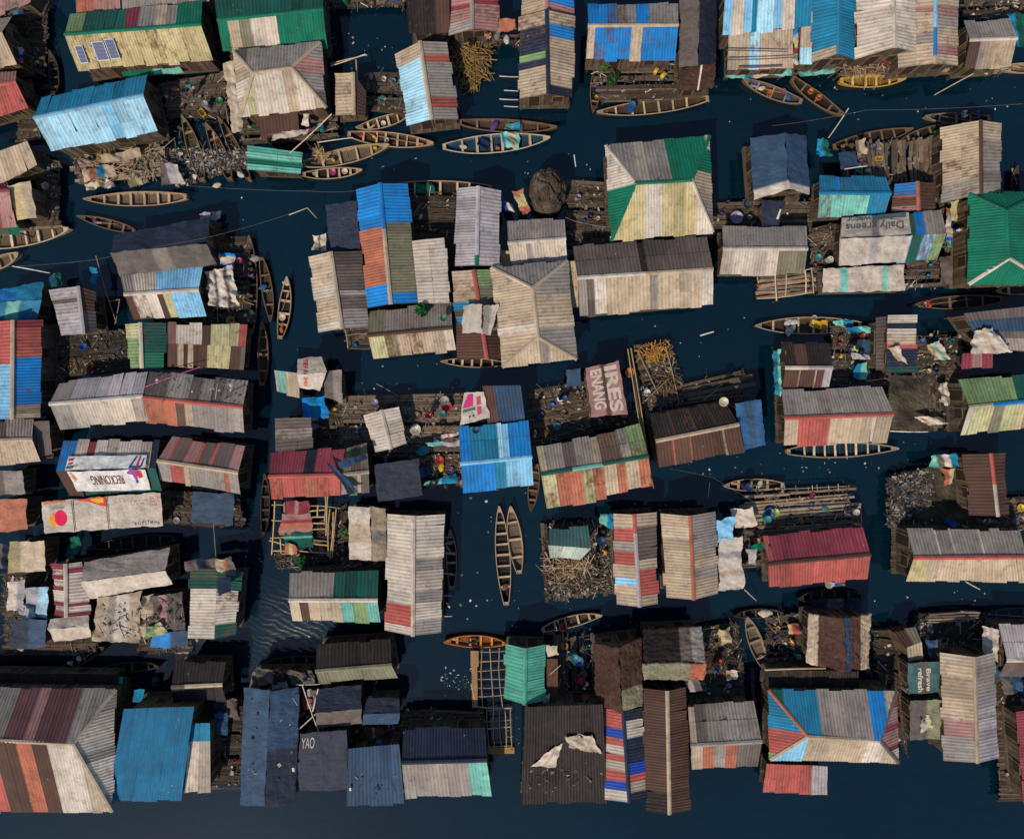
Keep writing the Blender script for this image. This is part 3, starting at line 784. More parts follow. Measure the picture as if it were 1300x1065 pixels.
def spawn(kind, loc, rz, sc, colour, label, group=None):
    P = proto(kind); nm = NAMES[kind]
    mat = cmat(colour, kind)
    if len(P) == 1:
        o = bpy.data.objects.new(nm, P[0][1]); COL.objects.link(o); root = o
        if not P[0][1].materials: P[0][1].materials.append(mat)
        o.material_slots[0].link = 'OBJECT'; o.material_slots[0].material = M_DECK if kind == 'bundle' else mat
        tag(o, label, CATS[kind], group)
    else:
        root = thing(nm, label, CATS[kind], group=group)
        for pn, me in P:
            if not me.materials: me.materials.append(mat)
            o = bpy.data.objects.new(pn, me); COL.objects.link(o); o.parent = root
            o.material_slots[0].link = 'OBJECT'; o.material_slots[0].material = mat if pn not in ('cap', 'handle', 'bung') else plain('dark_fitting', (0.06, 0.06, 0.06), 0.5)
    root.location = loc; root.rotation_euler = (0, 0, rz); root.scale = (sc, sc, sc)
    return root
def item(kind, px, py, colour, where, z=0.62, sc=1.0, rz=None, group=None, adj=''):
    lab = f"{adj + ' ' if adj else ''}{colour} {CATS[kind]} {where}"
    return spawn(kind, at(px, py, z), RND.uniform(0, 6) if rz is None else rz, sc, colour, lab, group)
KIND_W = ['basin', 'basin', 'bucket', 'bucket', 'jerrycan', 'sack', 'drum', 'pot', 'crate', 'bundle', 'tyre', 'stool']
def scatter(D, n, where, seed=0, kinds=None, cols=None, rim=0.1, avoid=None):
    """n different small things over deck D; every kind-and-colour pair only once per deck"""
    r = random.Random(where + str(seed)); used = set()
    cols = cols or ['white', 'blue', 'red', 'green', 'yellow', 'black', 'grey', 'pink', 'turquoise', 'orange', 'brown', 'cream', 'teal', 'lilac', 'navy', 'purple']
    spots = []; t = 0; n = max(1, round(n*.85))
    while len(spots) < n and t < n*60:
        t += 1
        k = r.choice(kinds or KIND_W)
        c = {'bundle': 'brown', 'tyre': 'black', 'stool': 'brown'}.get(k) or r.choice([x for x in cols if not (k == 'sack' and x in ('red', 'pink', 'purple', 'green'))])
        if (k, c) in used: continue
        u, v = r.uniform(rim, 1-rim), r.uniform(rim, 1-rim)
        p = D['S'](u, v)
        if any((p-q).length < 0.55 for q in spots): continue
        if avoid and avoid(p): continue
        used.add((k, c)); spots.append(p)
        p = p + Vector((0, 0, 0.02))
        spawn(k, p, r.uniform(0, 6.28), r.uniform(0.6, 1.05), c, f"{c} {'firewood bundle' if k == 'bundle' else CATS[k]} {where}")
    return spots
def pole(label, x1, y1, x2, y2, z1=0.7, z2=0.7, r=0.045, col=(0.75, 0.66, 0.5), name='wooden_pole', cat='pole', group=None, bend=0.04):
    a, b = at(x1, y1, z1), at(x2, y2, z2); L = (b-a).length; s = Vector((-(b-a).y, (b-a).x, 0)).normalized() if (b-a).xy.length > .01 else Vector((1, 0, 0))
    mb = MB(); k = RND.uniform(-1, 1)*bend*L*0.3
    mb.tube([a + (b-a)*t + s*k*math.sin(PI*t) for t in (0, .25, .5, .75, 1)], r, 6, (*col, 0), r*0.75)
    return tag(mb.build(name, M_HULL, None, True), label, cat, group)
def board(label, x1, y1, x2, y2, wpx, z=0.7, col=(1, 1, 1), group=None, name='loose_plank', z2=None):
    a, b = at(x1, y1, z), at(x2, y2, z if z2 is None else z2); d = (b-a); s = Vector((-d.y, d.x, 0)).normalized()
    mb = MB(); mb.box((a+b)/2, d/2, s*wpx/PXM/2, Vector((0, 0, 0.025)), (*col, 0))
    return tag(mb.build(name, M_DECK, None), label, 'plank', group)
def debris(label, pts, n, z=0.6, pal=None, smax=0.22, name='loose_debris', h=0.12, parent=None, flat=False, seed=1, sticks=0.35, core=None):
    """uncountable scraps lying over a quad"""
    S = bil(*(at(*p, z) for p in nums(pts))); r = random.Random(label); mb = MB()
    pal = pal or [(0.10, 0.075, 0.055), (0.2, 0.15, 0.1), (0.05, 0.04, 0.035), (0.34, 0.28, 0.2), (0.55, 0.5, 0.42), (0.05, 0.06, 0.08), (0.14, 0.11, 0.08), (0.12, 0.06, 0.04), (0.06, 0.08, 0.07)]
    for i in range(n):
        u, v = (r.random(), r.random()) if core is None else (min(1, max(0, r.gauss(.5, core))), min(1, max(0, r.gauss(.5, core))))
        p = S(u, v) + Vector((0, 0, r.uniform(0, h))); c = r.choice(pal); k = r.uniform(0.5, 1.3); c = (c[0]*k, c[1]*k, c[2]*k, 0); a = r.uniform(0, 6.28)
        if r.random() < sticks: lx, ly, lz = r.uniform(0.15, 0.6), r.uniform(0.012, 0.03), r.uniform(0.01, 0.03)
        else: lx, ly, lz = 0.03 + smax*1.6*r.random()**2.4, 0.025 + smax*1.1*r.random()**2.4, r.uniform(0.008, 0.05 if not flat else 0.012)
        t1, t2 = r.uniform(-.35, .35), r.uniform(-.35, .35)
        if flat: t1 = t2 = 0
        ax = Vector((math.cos(a), math.sin(a), t1)).normalized()*lx; ay = Vector((-math.sin(a), math.cos(a), t2)).normalized()*ly
        mb.box(p, ax, ay, ax.cross(ay).normalized()*lz, c)
    o = mb.build(name, M_ATTR, None)
    if parent is not None: put(o, parent)
    else: tag(o, label, 'debris', kind='stuff')
    return o

# ------------------------------------------------------------ people (seen from above, a dozen pixels each)
_people = {}
def skin_mesh(name, verts, edges, radii, sub=1, root=0):
    me = bpy.data.meshes.new(name); me.from_pydata(verts, edges, []); o = bpy.data.objects.new('skin_source', me); COL.objects.link(o)
    m = o.modifiers.new('s', 'SKIN'); m.use_smooth_shade = True
    for v, r in zip(me.skin_vertices[0].data, radii): v.radius = (r, r)
    me.skin_vertices[0].data[root].use_root = True
    s = o.modifiers.new('d', 'SUBSURF'); s.levels = sub; s.render_levels = sub
    dg = bpy.context.evaluated_depsgraph_get(); out = bpy.data.meshes.new_from_object(o.evaluated_get(dg)); bpy.data.objects.remove(o)
    out.name = name; out.polygons.foreach_set('use_smooth', [True]*len(out.polygons)); return out
def figure(pose):
    if pose in _people: return _people[pose]
    V = []; E = []; Rr = []
    def pt(x, y, z, r, prev=None):
        V.append((x, y, z)); Rr.append(r)
        if prev is not None: E.append((prev, len(V)-1))
        return len(V)-1
    sit = pose == 'sit'; hz = 0.18 if sit else 0.93
    lean = 0.10 if sit else 0.03
    pel = pt(0, 0, hz, 0.13); ab = pt(0.01+lean*.4, 0, hz+0.2, 0.12, pel); ch = pt(lean, 0, hz+0.40, 0.14, ab); ne = pt(lean+.02, 0, hz+0.54, 0.055, ch)
    hd = pt(lean+.03, 0, hz+0.64, 0.085, ne); ht = pt(lean+.02, 0, hz+0.75, 0.085, hd)
    nose = pt(lean+.125, 0, hz+0.665, 0.014, hd)
    for s in (-1, 1):
        ear = pt(lean+.03, s*.095, hz+.68, .016, hd)
        sh = pt(lean, s*0.19, hz+0.46, 0.062, ch)
        if sit: el = pt(lean+.16, s*0.27, hz+0.24, 0.043, sh); wr = pt(lean+.36, s*0.16, hz+0.20, 0.030, el); dx, dz = 1.0, -.1
        else: el = pt(lean+.03, s*0.27, hz+0.2, 0.043, sh); wr = pt(lean+.16, s*0.26, hz-0.02, 0.030, el); dx, dz = 0.35, -0.9
        pa = pt(V[wr][0]+.06*dx, V[wr][1]-s*.005, V[wr][2]+.06*dz, 0.034, wr)
        for f in range(4):
            y = s*(-.03+.02*f); k1 = pt(V[pa][0]+.045*dx, V[pa][1]+y, V[pa][2]+.045*dz, 0.010, pa); pt(V[k1][0]+(.035-.004*abs(f-1.5))*dx+.01, V[k1][1], V[k1][2]+.035*dz-.012, 0.008, k1)
        pt(V[wr][0]+.05*dx+.03, V[wr][1]-s*.045, V[wr][2]+.03*dz, 0.010, wr)
        hp = pt(0, s*0.09, hz-0.02, 0.10, pel)
        if sit: kn = pt(0.36, s*0.17, hz+0.14, 0.07, hp); an = pt(0.42, s*0.12, hz-0.16+.03, 0.042, kn); pt(0.55, s*0.13, hz-.15, 0.038, an)
        else: kn = pt(0.02, s*0.10, hz-0.44, 0.062, hp); an = pt(-.01, s*0.10, 0.08, 0.042, kn); pt(0.15, s*0.11, 0.035, 0.038, an)
    body_ = skin_mesh('body', V, E, Rr, 1)
    def sub(keep, grow):
        ids = [i for i in range(len(V)) if keep(i)]; mp = {a: b for b, a in enumerate(ids)}
        return [V[i] for i in ids], [(mp[a], mp[b]) for a, b in E if a in mp and b in mp], [Rr[i]+grow for i in ids]
    # shirt: abdomen, chest, shoulders, elbows; trousers: pelvis, hips, knees (to the shin)
    nm = {pel: 'p', ab: 'a', ch: 'c'}
    arms = set(); legs = set()
    idx = 7
    per = 2 + 1+1 + 1 + 8 + 1 + 1 + 3   # vertices per side
    for s in range(2):
        b = 7 + s*per - 0
        arms |= {b+1, b+2}; legs |= {b+5+8+1-0, b+5+8+2}
    sv, se, sr = sub(lambda i: i in (pel, ab, ch) or i in arms, 0.022)
    tv, te, tr = sub(lambda i: i == pel or (V[i][2] > 0.05 and Rr[i] in (0.10, 0.07, 0.062) and not i in arms and i not in (ch,)) and V[i][2] < hz+.2, 0.024)
    shirt = skin_mesh('shirt', sv, se, sr, 1); trousers = skin_mesh('shorts', tv, te, tr, 1)
    mb = MB(); c = Vector((lean+.015, 0, hz+0.72)); R = []
    for j in range(7):
        th = PI*0.62*j/6; R.append([c + Vector((0.108*math.sin(th)*math.cos(a)-.012*j/6, 0.10*math.sin(th)*math.sin(a), 0.118*math.cos(th))) for a in [2*PI*i/14 for i in range(14)]])
    mb.grid(R, [[(1, 1, 1, 0)]*14]*7, [[(0, 0)]*14]*7, True); hair = mb.mesh('hair', True)
    _people[pose] = (body_, shirt, trousers, hair)
    return _people[pose]
M_SKIN = plain('dark_skin', (0.11, 0.055, 0.035), 0.5, 0.1); M_HAIR = plain('black_hair', (0.012, 0.011, 0.011), 0.8, 0.1)
def person(label, px, py, z, rz, pose, shirt, trousers):
    b, s, t, h = figure(pose); root = thing('person', label, 'person', at(px, py, z), rz)
    for nm, me, m in (('body', b, M_SKIN), ('shirt', s, plain(shirt+'_cotton', CC[shirt], 0.9, 0.15)), ('shorts', t, plain(trousers+'_cotton', CC[trousers], 0.9, 0.15)), ('hair', h, M_HAIR)):
        child(nm, me, root, m)
    return root
# ------------------------------------------------------------ houses, traced roof corner by roof corner
# gable: label | eave1 end1, end2  ridge end1, end2  eave2 end1, end2 | eave1 colours | eave2 colours | options; many slopes away from the sun coloured darker as painted shade
GABLES = '''
tan gabled house cut by the left edge under the grey corner shack|-45,28 15,22 -45,50 3,42 -45,92 22,82|g|t|z=2.6
maroon and salmon gabled house on the left edge above the plain tan roof|-45,95 21,90 -45,116 20,104 -45,158 36,136|p|r|z=2.3
small maroon roofed house on the left edge beside the plywood roofed shack|-35,232 9,231 -35,243 12,242 -35,290 21,287|m|m2p1|z=2.3
long yellow roofed house with green back slope carrying three solar panels|89,18 257,2 82,44 255,31 99,89 271,77|x2G5m1.6g2t1.3g1.3e3|Y|z=2.6 cap=e key=solar
bright blue gabled house with pale blue front slope by the porch of scrap|52,126 187,94 43,150 182,121 66,193 200,166|c|L6l1L3|z=2.7 cap=l rust=-.1 key=blue1
big green roofed house with two tan patches behind the tan hipped roof|270,-18 412,-28 276,26 410,12 283,66 416,62|G|e1t1.2v1.2w2.8e5|z=2.3 cap=e rust=-.05
small shack with tan and brown slopes right of the tan hipped house|426,94 426,147 448,93 449,146 464,116 465,146|t|u|z=2.1 cap=t name=lean_to_shack cat=shack
mauve brown house with grey ridge tin at the top edge|570,-20 572,46 598,-22 600,37 632,-22 632,41|w1p2m.6p1.6g1.6|p2m.5p3|z=2.5 cap=g
pale blue and beige house with two red bands above the tan canoes|503,69 517,160 533,53 548,152 568,54 583,152|t1.3L5.5|g1.6r.9g4.4r1.3g1.5|z=2.6 cap=t rust=0
tan house with blue right slope cut by the top edge|664,-25 663,24 694,-30 694,12 728,-25 727,22|t|b3p1|z=2.4 cap=p
navy and beige striped house with one lime sheet and plank gable|660,22 659,126 694,13 696,119 729,21 727,125|t1.6n3x.8n.8t3.3|t1.4b1.4t5.5n1|z=2.8 cap=n
blue and tan striped house above the deck with yellow jerrycans|746,7 861,4 747,33 861,32 744,75 857,77|b2g1.3b.9g2|t.5b2.6t.8b2.5|z=2.6 cap=t
teal blue gabled house between the washing line and the pale roof|1031,-15 1031,80 1066,-20 1064,69 1086,-15 1085,77|c5t.8|c|z=2.7 cap=c rust=-.05
large pale cream gabled house at the top edge|1085,-15 1088,75 1134,-18 1136,61 1164,-15 1166,68|w|w|z=3.0 cap=w rust=-.1
rust tinted tan house with blue ridge tin at the top edge|1142,-15 1141,87 1188,-18 1187,81 1216,-15 1216,84|t2p.5t2g1t2|t2p1g1t2p1t1|z=2.6 cap=l3b2t.5 rust=.08
small grey and tan house with one brown sheet above the tilted pole|1223,28 1282,24 1231,51 1291,49 1223,89 1283,84|g|u1.1g.4t3|z=2.5 cap=w
grey backed house with white and sky blue front beside the checked tarpaulin|152,346 258,338 158,374 252,368 170,406 262,400|g1w2l4|u.9w3u.7y1l3.5|z=2.3 cap=w
grey metal shack with brown right slope by the broken bamboo frame|64,368 78,426 99,364 106,424 119,370 122,421|s1d.4s3|u1d1|z=2.4 cap=s name=lean_to_shack cat=shack
red and blue roofed long house cut by the left edge|-30,410 -30,532 16,407 15,532 52,406 51,530|r2.6l3.3|m.5r2b3.2p.3v.3t.3|z=2.7 cap=t
grey and straw coloured house below the red and blue roof|-30,535 43,533 -30,560 41,558 -30,592 52,585|d1g1|t|z=2.4 cap=t
small green roofed house with white ridge tin|160,412 165,468 178,410 180,467 210,410 209,467|y1x2|G2e1|z=2.4 cap=w
patchwork house of pink, brown and yellowish sheets by the canal canoes|213,411 314,413 213,436 312,440 213,464 310,468|p1w3u1y3.3r.9|u1t.6u.4t.6u.4u1y2.4u1d.5|z=2.2 pitch=.15 cap=0 rust=.06
long white roofed house joined to the orange roof|76,486 188,472 63,513 181,503 76,544 189,534|g1.2s5|g1.2w4.8|z=2.6 cap=w rust=-.1
grey backed house with orange front slope and red ridge tin|190,472 315,485 181,505 308,517 185,536 310,550|d2g2d1g1d1g2|o3.2d.8t.8g5|z=2.55 cap=r
house with blue end sheet and green eave under the lettered white banner|81,559 203,560 71,598 198,594 88,628 206,625|b1.3w1m.7w5n.6|u1.2G1G5|z=2.5 cap=0 key=banner1
brown roofed house with faint red stripes and one salmon panel|218,555 311,568 200,585 302,600 203,610 305,625|p.8r.2d1r.2p1r.3d1r.3d1.5p1|g1.2r1.3t.5g3.5o.4g1|z=2.6 cap=t
small striped house of maroon and white sheets|66,715 71,781 83,716 84,783 105,713 114,780|m.5w.5m.4w.6m.4w1m.4w.4m.5|w.6m.7w4m.4w.8m.5|z=2.3 cap=w
grey and teal green house with one brown panel beside the rippled water|368,727 481,725 367,762 479,762 371,787 483,790|g3G3|t.7u.6t2.3a.8x1a.8|z=2.6 cap=w rust=-.03
long white gabled house with one dark red panel on the central canal|492,652 490,800 525,655 524,807 563,653 560,803|w5.5r1.3w.5|w3g.8w1.4g.8w1.2g1|z=2.9 cap=w rust=-.02
red roofed house with navy stripe joined to a brown roof|344,574 439,569 341,605 432,603 345,633 432,629|m3n.9m2.4|r3o1r2|z=2.6 cap=r
brown tin house with navy sail cloth beside the red roof|439,569 466,563 433,603 468,599 433,629 469,625|v1d1v1|g1v1t.5d1|z=2.55 cap=g
white tin shelter with black seams standing on the long plank deck|463,527 476,574 484,521 496,570 504,517 515,563|w|w|z=2.3 pitch=.2 cap=w rust=-.2 name=lean_to_shack cat=shack
square bright blue roofed house beside the mixed deck|582,544 671,536 585,589 675,580 588,626 677,616|b1c2.6L.4l.6b2|b2.5c.8l2|z=2.7 pitch=.2 cap=l rust=-.1 key=bluesq
grey, teal and orange patchwork house next to the square blue roof|681,568 759,553 687,602 765,590 694,646 770,634|t.6g1.6d1g1.5t.8|y1.3o2.4y1o1|z=2.55 pitch=.3 cap=G1a1
green tipped patchwork house leaning against the tall bamboo|757,553 813,540 765,589 823,579 769,628 828,617|d2g1x1.6|t1.5o1t1.5o1.2|z=2.6 pitch=.3 cap=G
long rusty brown house with blue tarpaulin end|824,526 920,510 833,560 938,539 836,592 945,573|k1u.12k1u.12k1u.12k1|u1o.12u1o.1u2g.15u1|z=2.6 cap=t rust=.06
tan and grey gabled house left of the blue and orange roof|392,326 406,422 420,320 434,417 457,319 467,416|t2.6w1t2w.6|d2d1g.4d1g1.5|z=2.5 cap=t
tall house striped bright blue, orange and grey|452,241 468,391 482,233 496,386 517,234 531,385|b2.5o3.4b1.2|b2.5v4.6b.7|z=3.0 cap=b2.5t4 rust=-.02
grey and cream house below the blue and orange roof with a green plant|468,396 573,384 467,426 574,416 474,454 579,445|v1g4|y1v.8t3w.6|z=2.2 cap=u
lavender grey gabled house with green ridge end|581,239 577,338 607,237 605,337 636,242 633,338|s|s|z=2.6 cap=s5e.8 rust=-.05
dirty white roofed house behind the thatched hut|644,280 717,278 645,309 718,303 649,336 720,330|g|w1g.3w2|z=2.3 cap=w rust=.05
patchwork house with red ridge tin and white metal sheets|573,345 581,456 601,343 618,455 628,342 640,455|t2.2c.6u.4c.5u2.5|x1v1g1.5u1.6|z=2.3 cap=r3w2r2
long dark brown house with tan front slope below the green hipped roof|727,313 897,300 733,353 905,342 736,402 905,387|d3k.3d3|g.6d.5w.8t3g.5t3w.8|z=2.5 cap=w2t2 rust=-.02
blue grey tarpaulin roofed house with white edges|952,176 957,254 996,169 1002,240 1023,173 1028,247|N9w1.4|N7N2w1|z=2.6 kind=tarp amp=.05
grey backed house with cream front and one olive brown sheet|917,288 1024,289 918,316 1025,316 913,348 1021,348|g|w4v2|z=2.4 cap=w rust=-.05
turquoise blue roofed house right of the blue grey tarpaulin house|1040,224 1125,225 1040,245 1131,246 1038,275 1123,272|c1b.3c3|a2.5c1|z=2.3 cap=c key=turq
small brown shack with one blue sheet beside the log landing|1137,234 1134,269 1165,231 1166,267 1186,233 1187,267|b1.5o.3u1p.6|u|z=2.1 cap=o name=lean_to_shack cat=shack
tan gabled house with dark ridge tin behind the green hipped roof|1196,162 1197,258 1245,153 1246,246 1270,157 1271,244|t4g1.2|t1g3|z=2.5 cap=u
blue and green striped house half covered by a lettered white tarpaulin|1068,278 1195,268 1066,303 1201,297 1064,337 1189,330|w6b1G.7b1g2|w6l1G1l1.2x1|z=2.4 cap=0 key=daily
dark brown sheet house with turquoise net draped on its end|991,436 1053,435 997,467 1057,467 993,493 1052,492|k1u1k2|u2t.15u2w.2u1s1|z=2.3 cap=w1s1
red banded tan house moored behind the long open canoe|992,497 1120,491 996,531 1134,526 995,566 1126,560|g|t1.3r2.9t4w.3t1.5|z=2.6 cap=r rust=-.02
olive and yellow house with blue ridge tin on the right edge|1217,484 1345,472 1230,517 1350,505 1219,552 1345,538|x5G1.5x3|w.5y2v1y2p1.5y2|z=2.6 cap=t1b3 rust=-.05
dark brown house with red and white ridge tin beside the rubbish heap|1224,577 1232,654 1258,576 1267,655 1274,575 1281,653|u|u|z=2.3 cap=r1w1 rust=-.1
long sand coloured house with red ridge tin and plank gable on the right|1151,673 1294,673 1160,708 1303,707 1150,737 1308,738|g2w.15g1w.15g2w.15g3|Y1t6|z=2.8 cap=r rust=-.15
maroon and salmon roofed house beside the log raft|968,681 1095,668 975,716 1105,704 976,745 1101,735|r.5m8|r|z=2.15 pitch=.36 cap=u rust=-.02
plain straw coloured house with red brown ridge tin|840,652 845,758 876,655 881,761 908,649 912,753|t|g2t1g.6t1|z=2.7 cap=o rust=-.08
straw coloured house with red, grey and blue bands|778,652 782,767 805,653 812,770 832,650 835,766|t1.4r1.3g1r1.3t1.3l.7t2|t1.3d3.3t1r2.6t1|z=2.7 cap=r1s4 rust=-.02
tall tan house with mauve grey right slope near the bottom right corner|1194,828 1199,965 1237,834 1241,968 1263,828 1267,962|t4p1g1.5|g2s3|z=2.8 cap=t
grey backed house with rust orange front near the bottom edge|873,896 957,891 877,946 967,941 878,975 962,972|t.6d1g1g4|t1o1g1o1d2|z=2.6 cap=g
narrow dark brown house with pale ridge tin|815,873 822,1030 847,877 850,1033 871,872 877,1028|u5k1|u|z=2.6 cap=t rust=0
narrow house striped red, blue, white and navy|766,898 769,1014 791,903 799,1018 816,898 822,1013|r1.4q.7r.6w.7r.5w.7r.8q.7w.8|n.8w1.4n2q.9r.6w.8n.7|z=2.5 cap=n rust=-.1
brown thatched house beside the plank deck with people|754,815 757,892 787,820 790,903 814,808 816,895|u|u2v1|z=2.7 kind=thatch
dark thatched house with metal sheets at its right end|816,798 890,794 816,840 896,840 817,860 893,860|k3d1g1|v3o1|z=2.4 kind=thatch
bright teal gabled house beside the bamboo fish pen|642,817 640,886 667,823 666,894 693,818 692,889|A|A|z=2.6 cap=A rust=-.2
navy sheet house at the bottom edge under the thatch strip|512,925 616,925 510,968 618,965 515,1012 624,1009|n|g1a.3|z=2.5 cap=n rust=-.2
large navy tarpaulin house at the bottom edge|310,872 304,1022 343,876 336,1024 380,872 375,1020|N|N1n1|z=2.6 kind=tarp amp=.05
dark navy tarpaulin house beside the crossed poles|402,874 458,869 400,905 459,900 402,924 459,918|n|d|z=2.4 kind=tarp amp=.05
small navy tarpaulin shelter under the brown thatch edge|464,886 506,885 462,906 508,905 460,920 506,919|n|N|z=2.2 kind=tarp amp=.05 name=tarp_shelter cat=shelter
dark brown house with thatched front eave beside the rippled water|402,819 496,812 401,852 497,844 405,867 505,860|k|v|z=2.4 cap=v rust=-.1
dark roofed house with pale ridge plank in the lower left canal|221,841 287,840 218,872 282,869 220,889 287,889|k|k|z=2.3 cap=d1t3 rust=-.1
thatched house with one slate strip and pale straw edges|1026,778 1023,840 1072,784 1074,851 1106,779 1102,848||u5t2||N1u2t2|z=2.5 kind=thatch
greenish tan tarpaulin house beside the dark canoe|107,713 216,695 103,738 210,724 114,760 219,741|g|w|z=2.4 kind=tarp
round white tarpaulin shelter at the lower left|64,786 112,780 60,798 114,795 70,815 116,808|w|w|z=2.0 kind=tarp name=tarp_shelter cat=shelter
dirty white plastic covered house beside the long white roof|442,643 444,710 470,643 472,712 490,646 492,711|w1t1w1|t1g.5t1|z=2.2 kind=tarp
dark slate tarpaulin house beside the thatched end at the top edge|863,-6 862,86 888,-8 886,84 910,-3 909,80|d|n|z=2.5 kind=tarp amp=.04
brown black tarpaulin house with grey ragged front near the left canal|146,298 268,276 140,321 262,309 152,350 275,336|n|d1g.4d1|z=2.4 kind=tarp amp=.1
blue tarpaulin house cut by the left edge above the red roof|-20,372 55,358 -20,386 54,380 -20,412 48,406|b1c1|c1a.5c1|z=2.2 kind=tarp amp=.12
white topped shack with grey front on the right edge|1268,794 1330,793 1278,838 1330,838 1268,858 1330,858|s|d|z=2.4 pitch=.15 cap=w name=lean_to_shack cat=shack
brown and grey box shack beside the dark muddy deck|1135,802 1163,798 1151,822 1170,815 1153,840 1172,836|u1v1|t|z=2.0 cap=0 name=lean_to_shack cat=shack
dull teal and white metal shack on the firewood deck|697,671 747,670 696,692 750,696 698,708 736,711|T1|W1|z=1.9 cap=0 rust=.05 name=lean_to_shack cat=shack
white tarpaulin roofed shop with red vertical lettering|378,455 408,453 377,475 415,473 380,492 406,496|w|w|z=2.5 kind=tarp amp=.03 key=itel
maroon roofed house in the bottom right corner|1290,903 1300,1020 1318,900 1327,1022 1345,900 1352,1020|m|p|z=2.4 cap=m
green roofed house with white slab sheets on its lower half|241,722 240,810 276,722 272,811 306,726 299,806|G1.2w3|G1.2w2G.8|z=2.4 pitch=.22 cap=0
'''
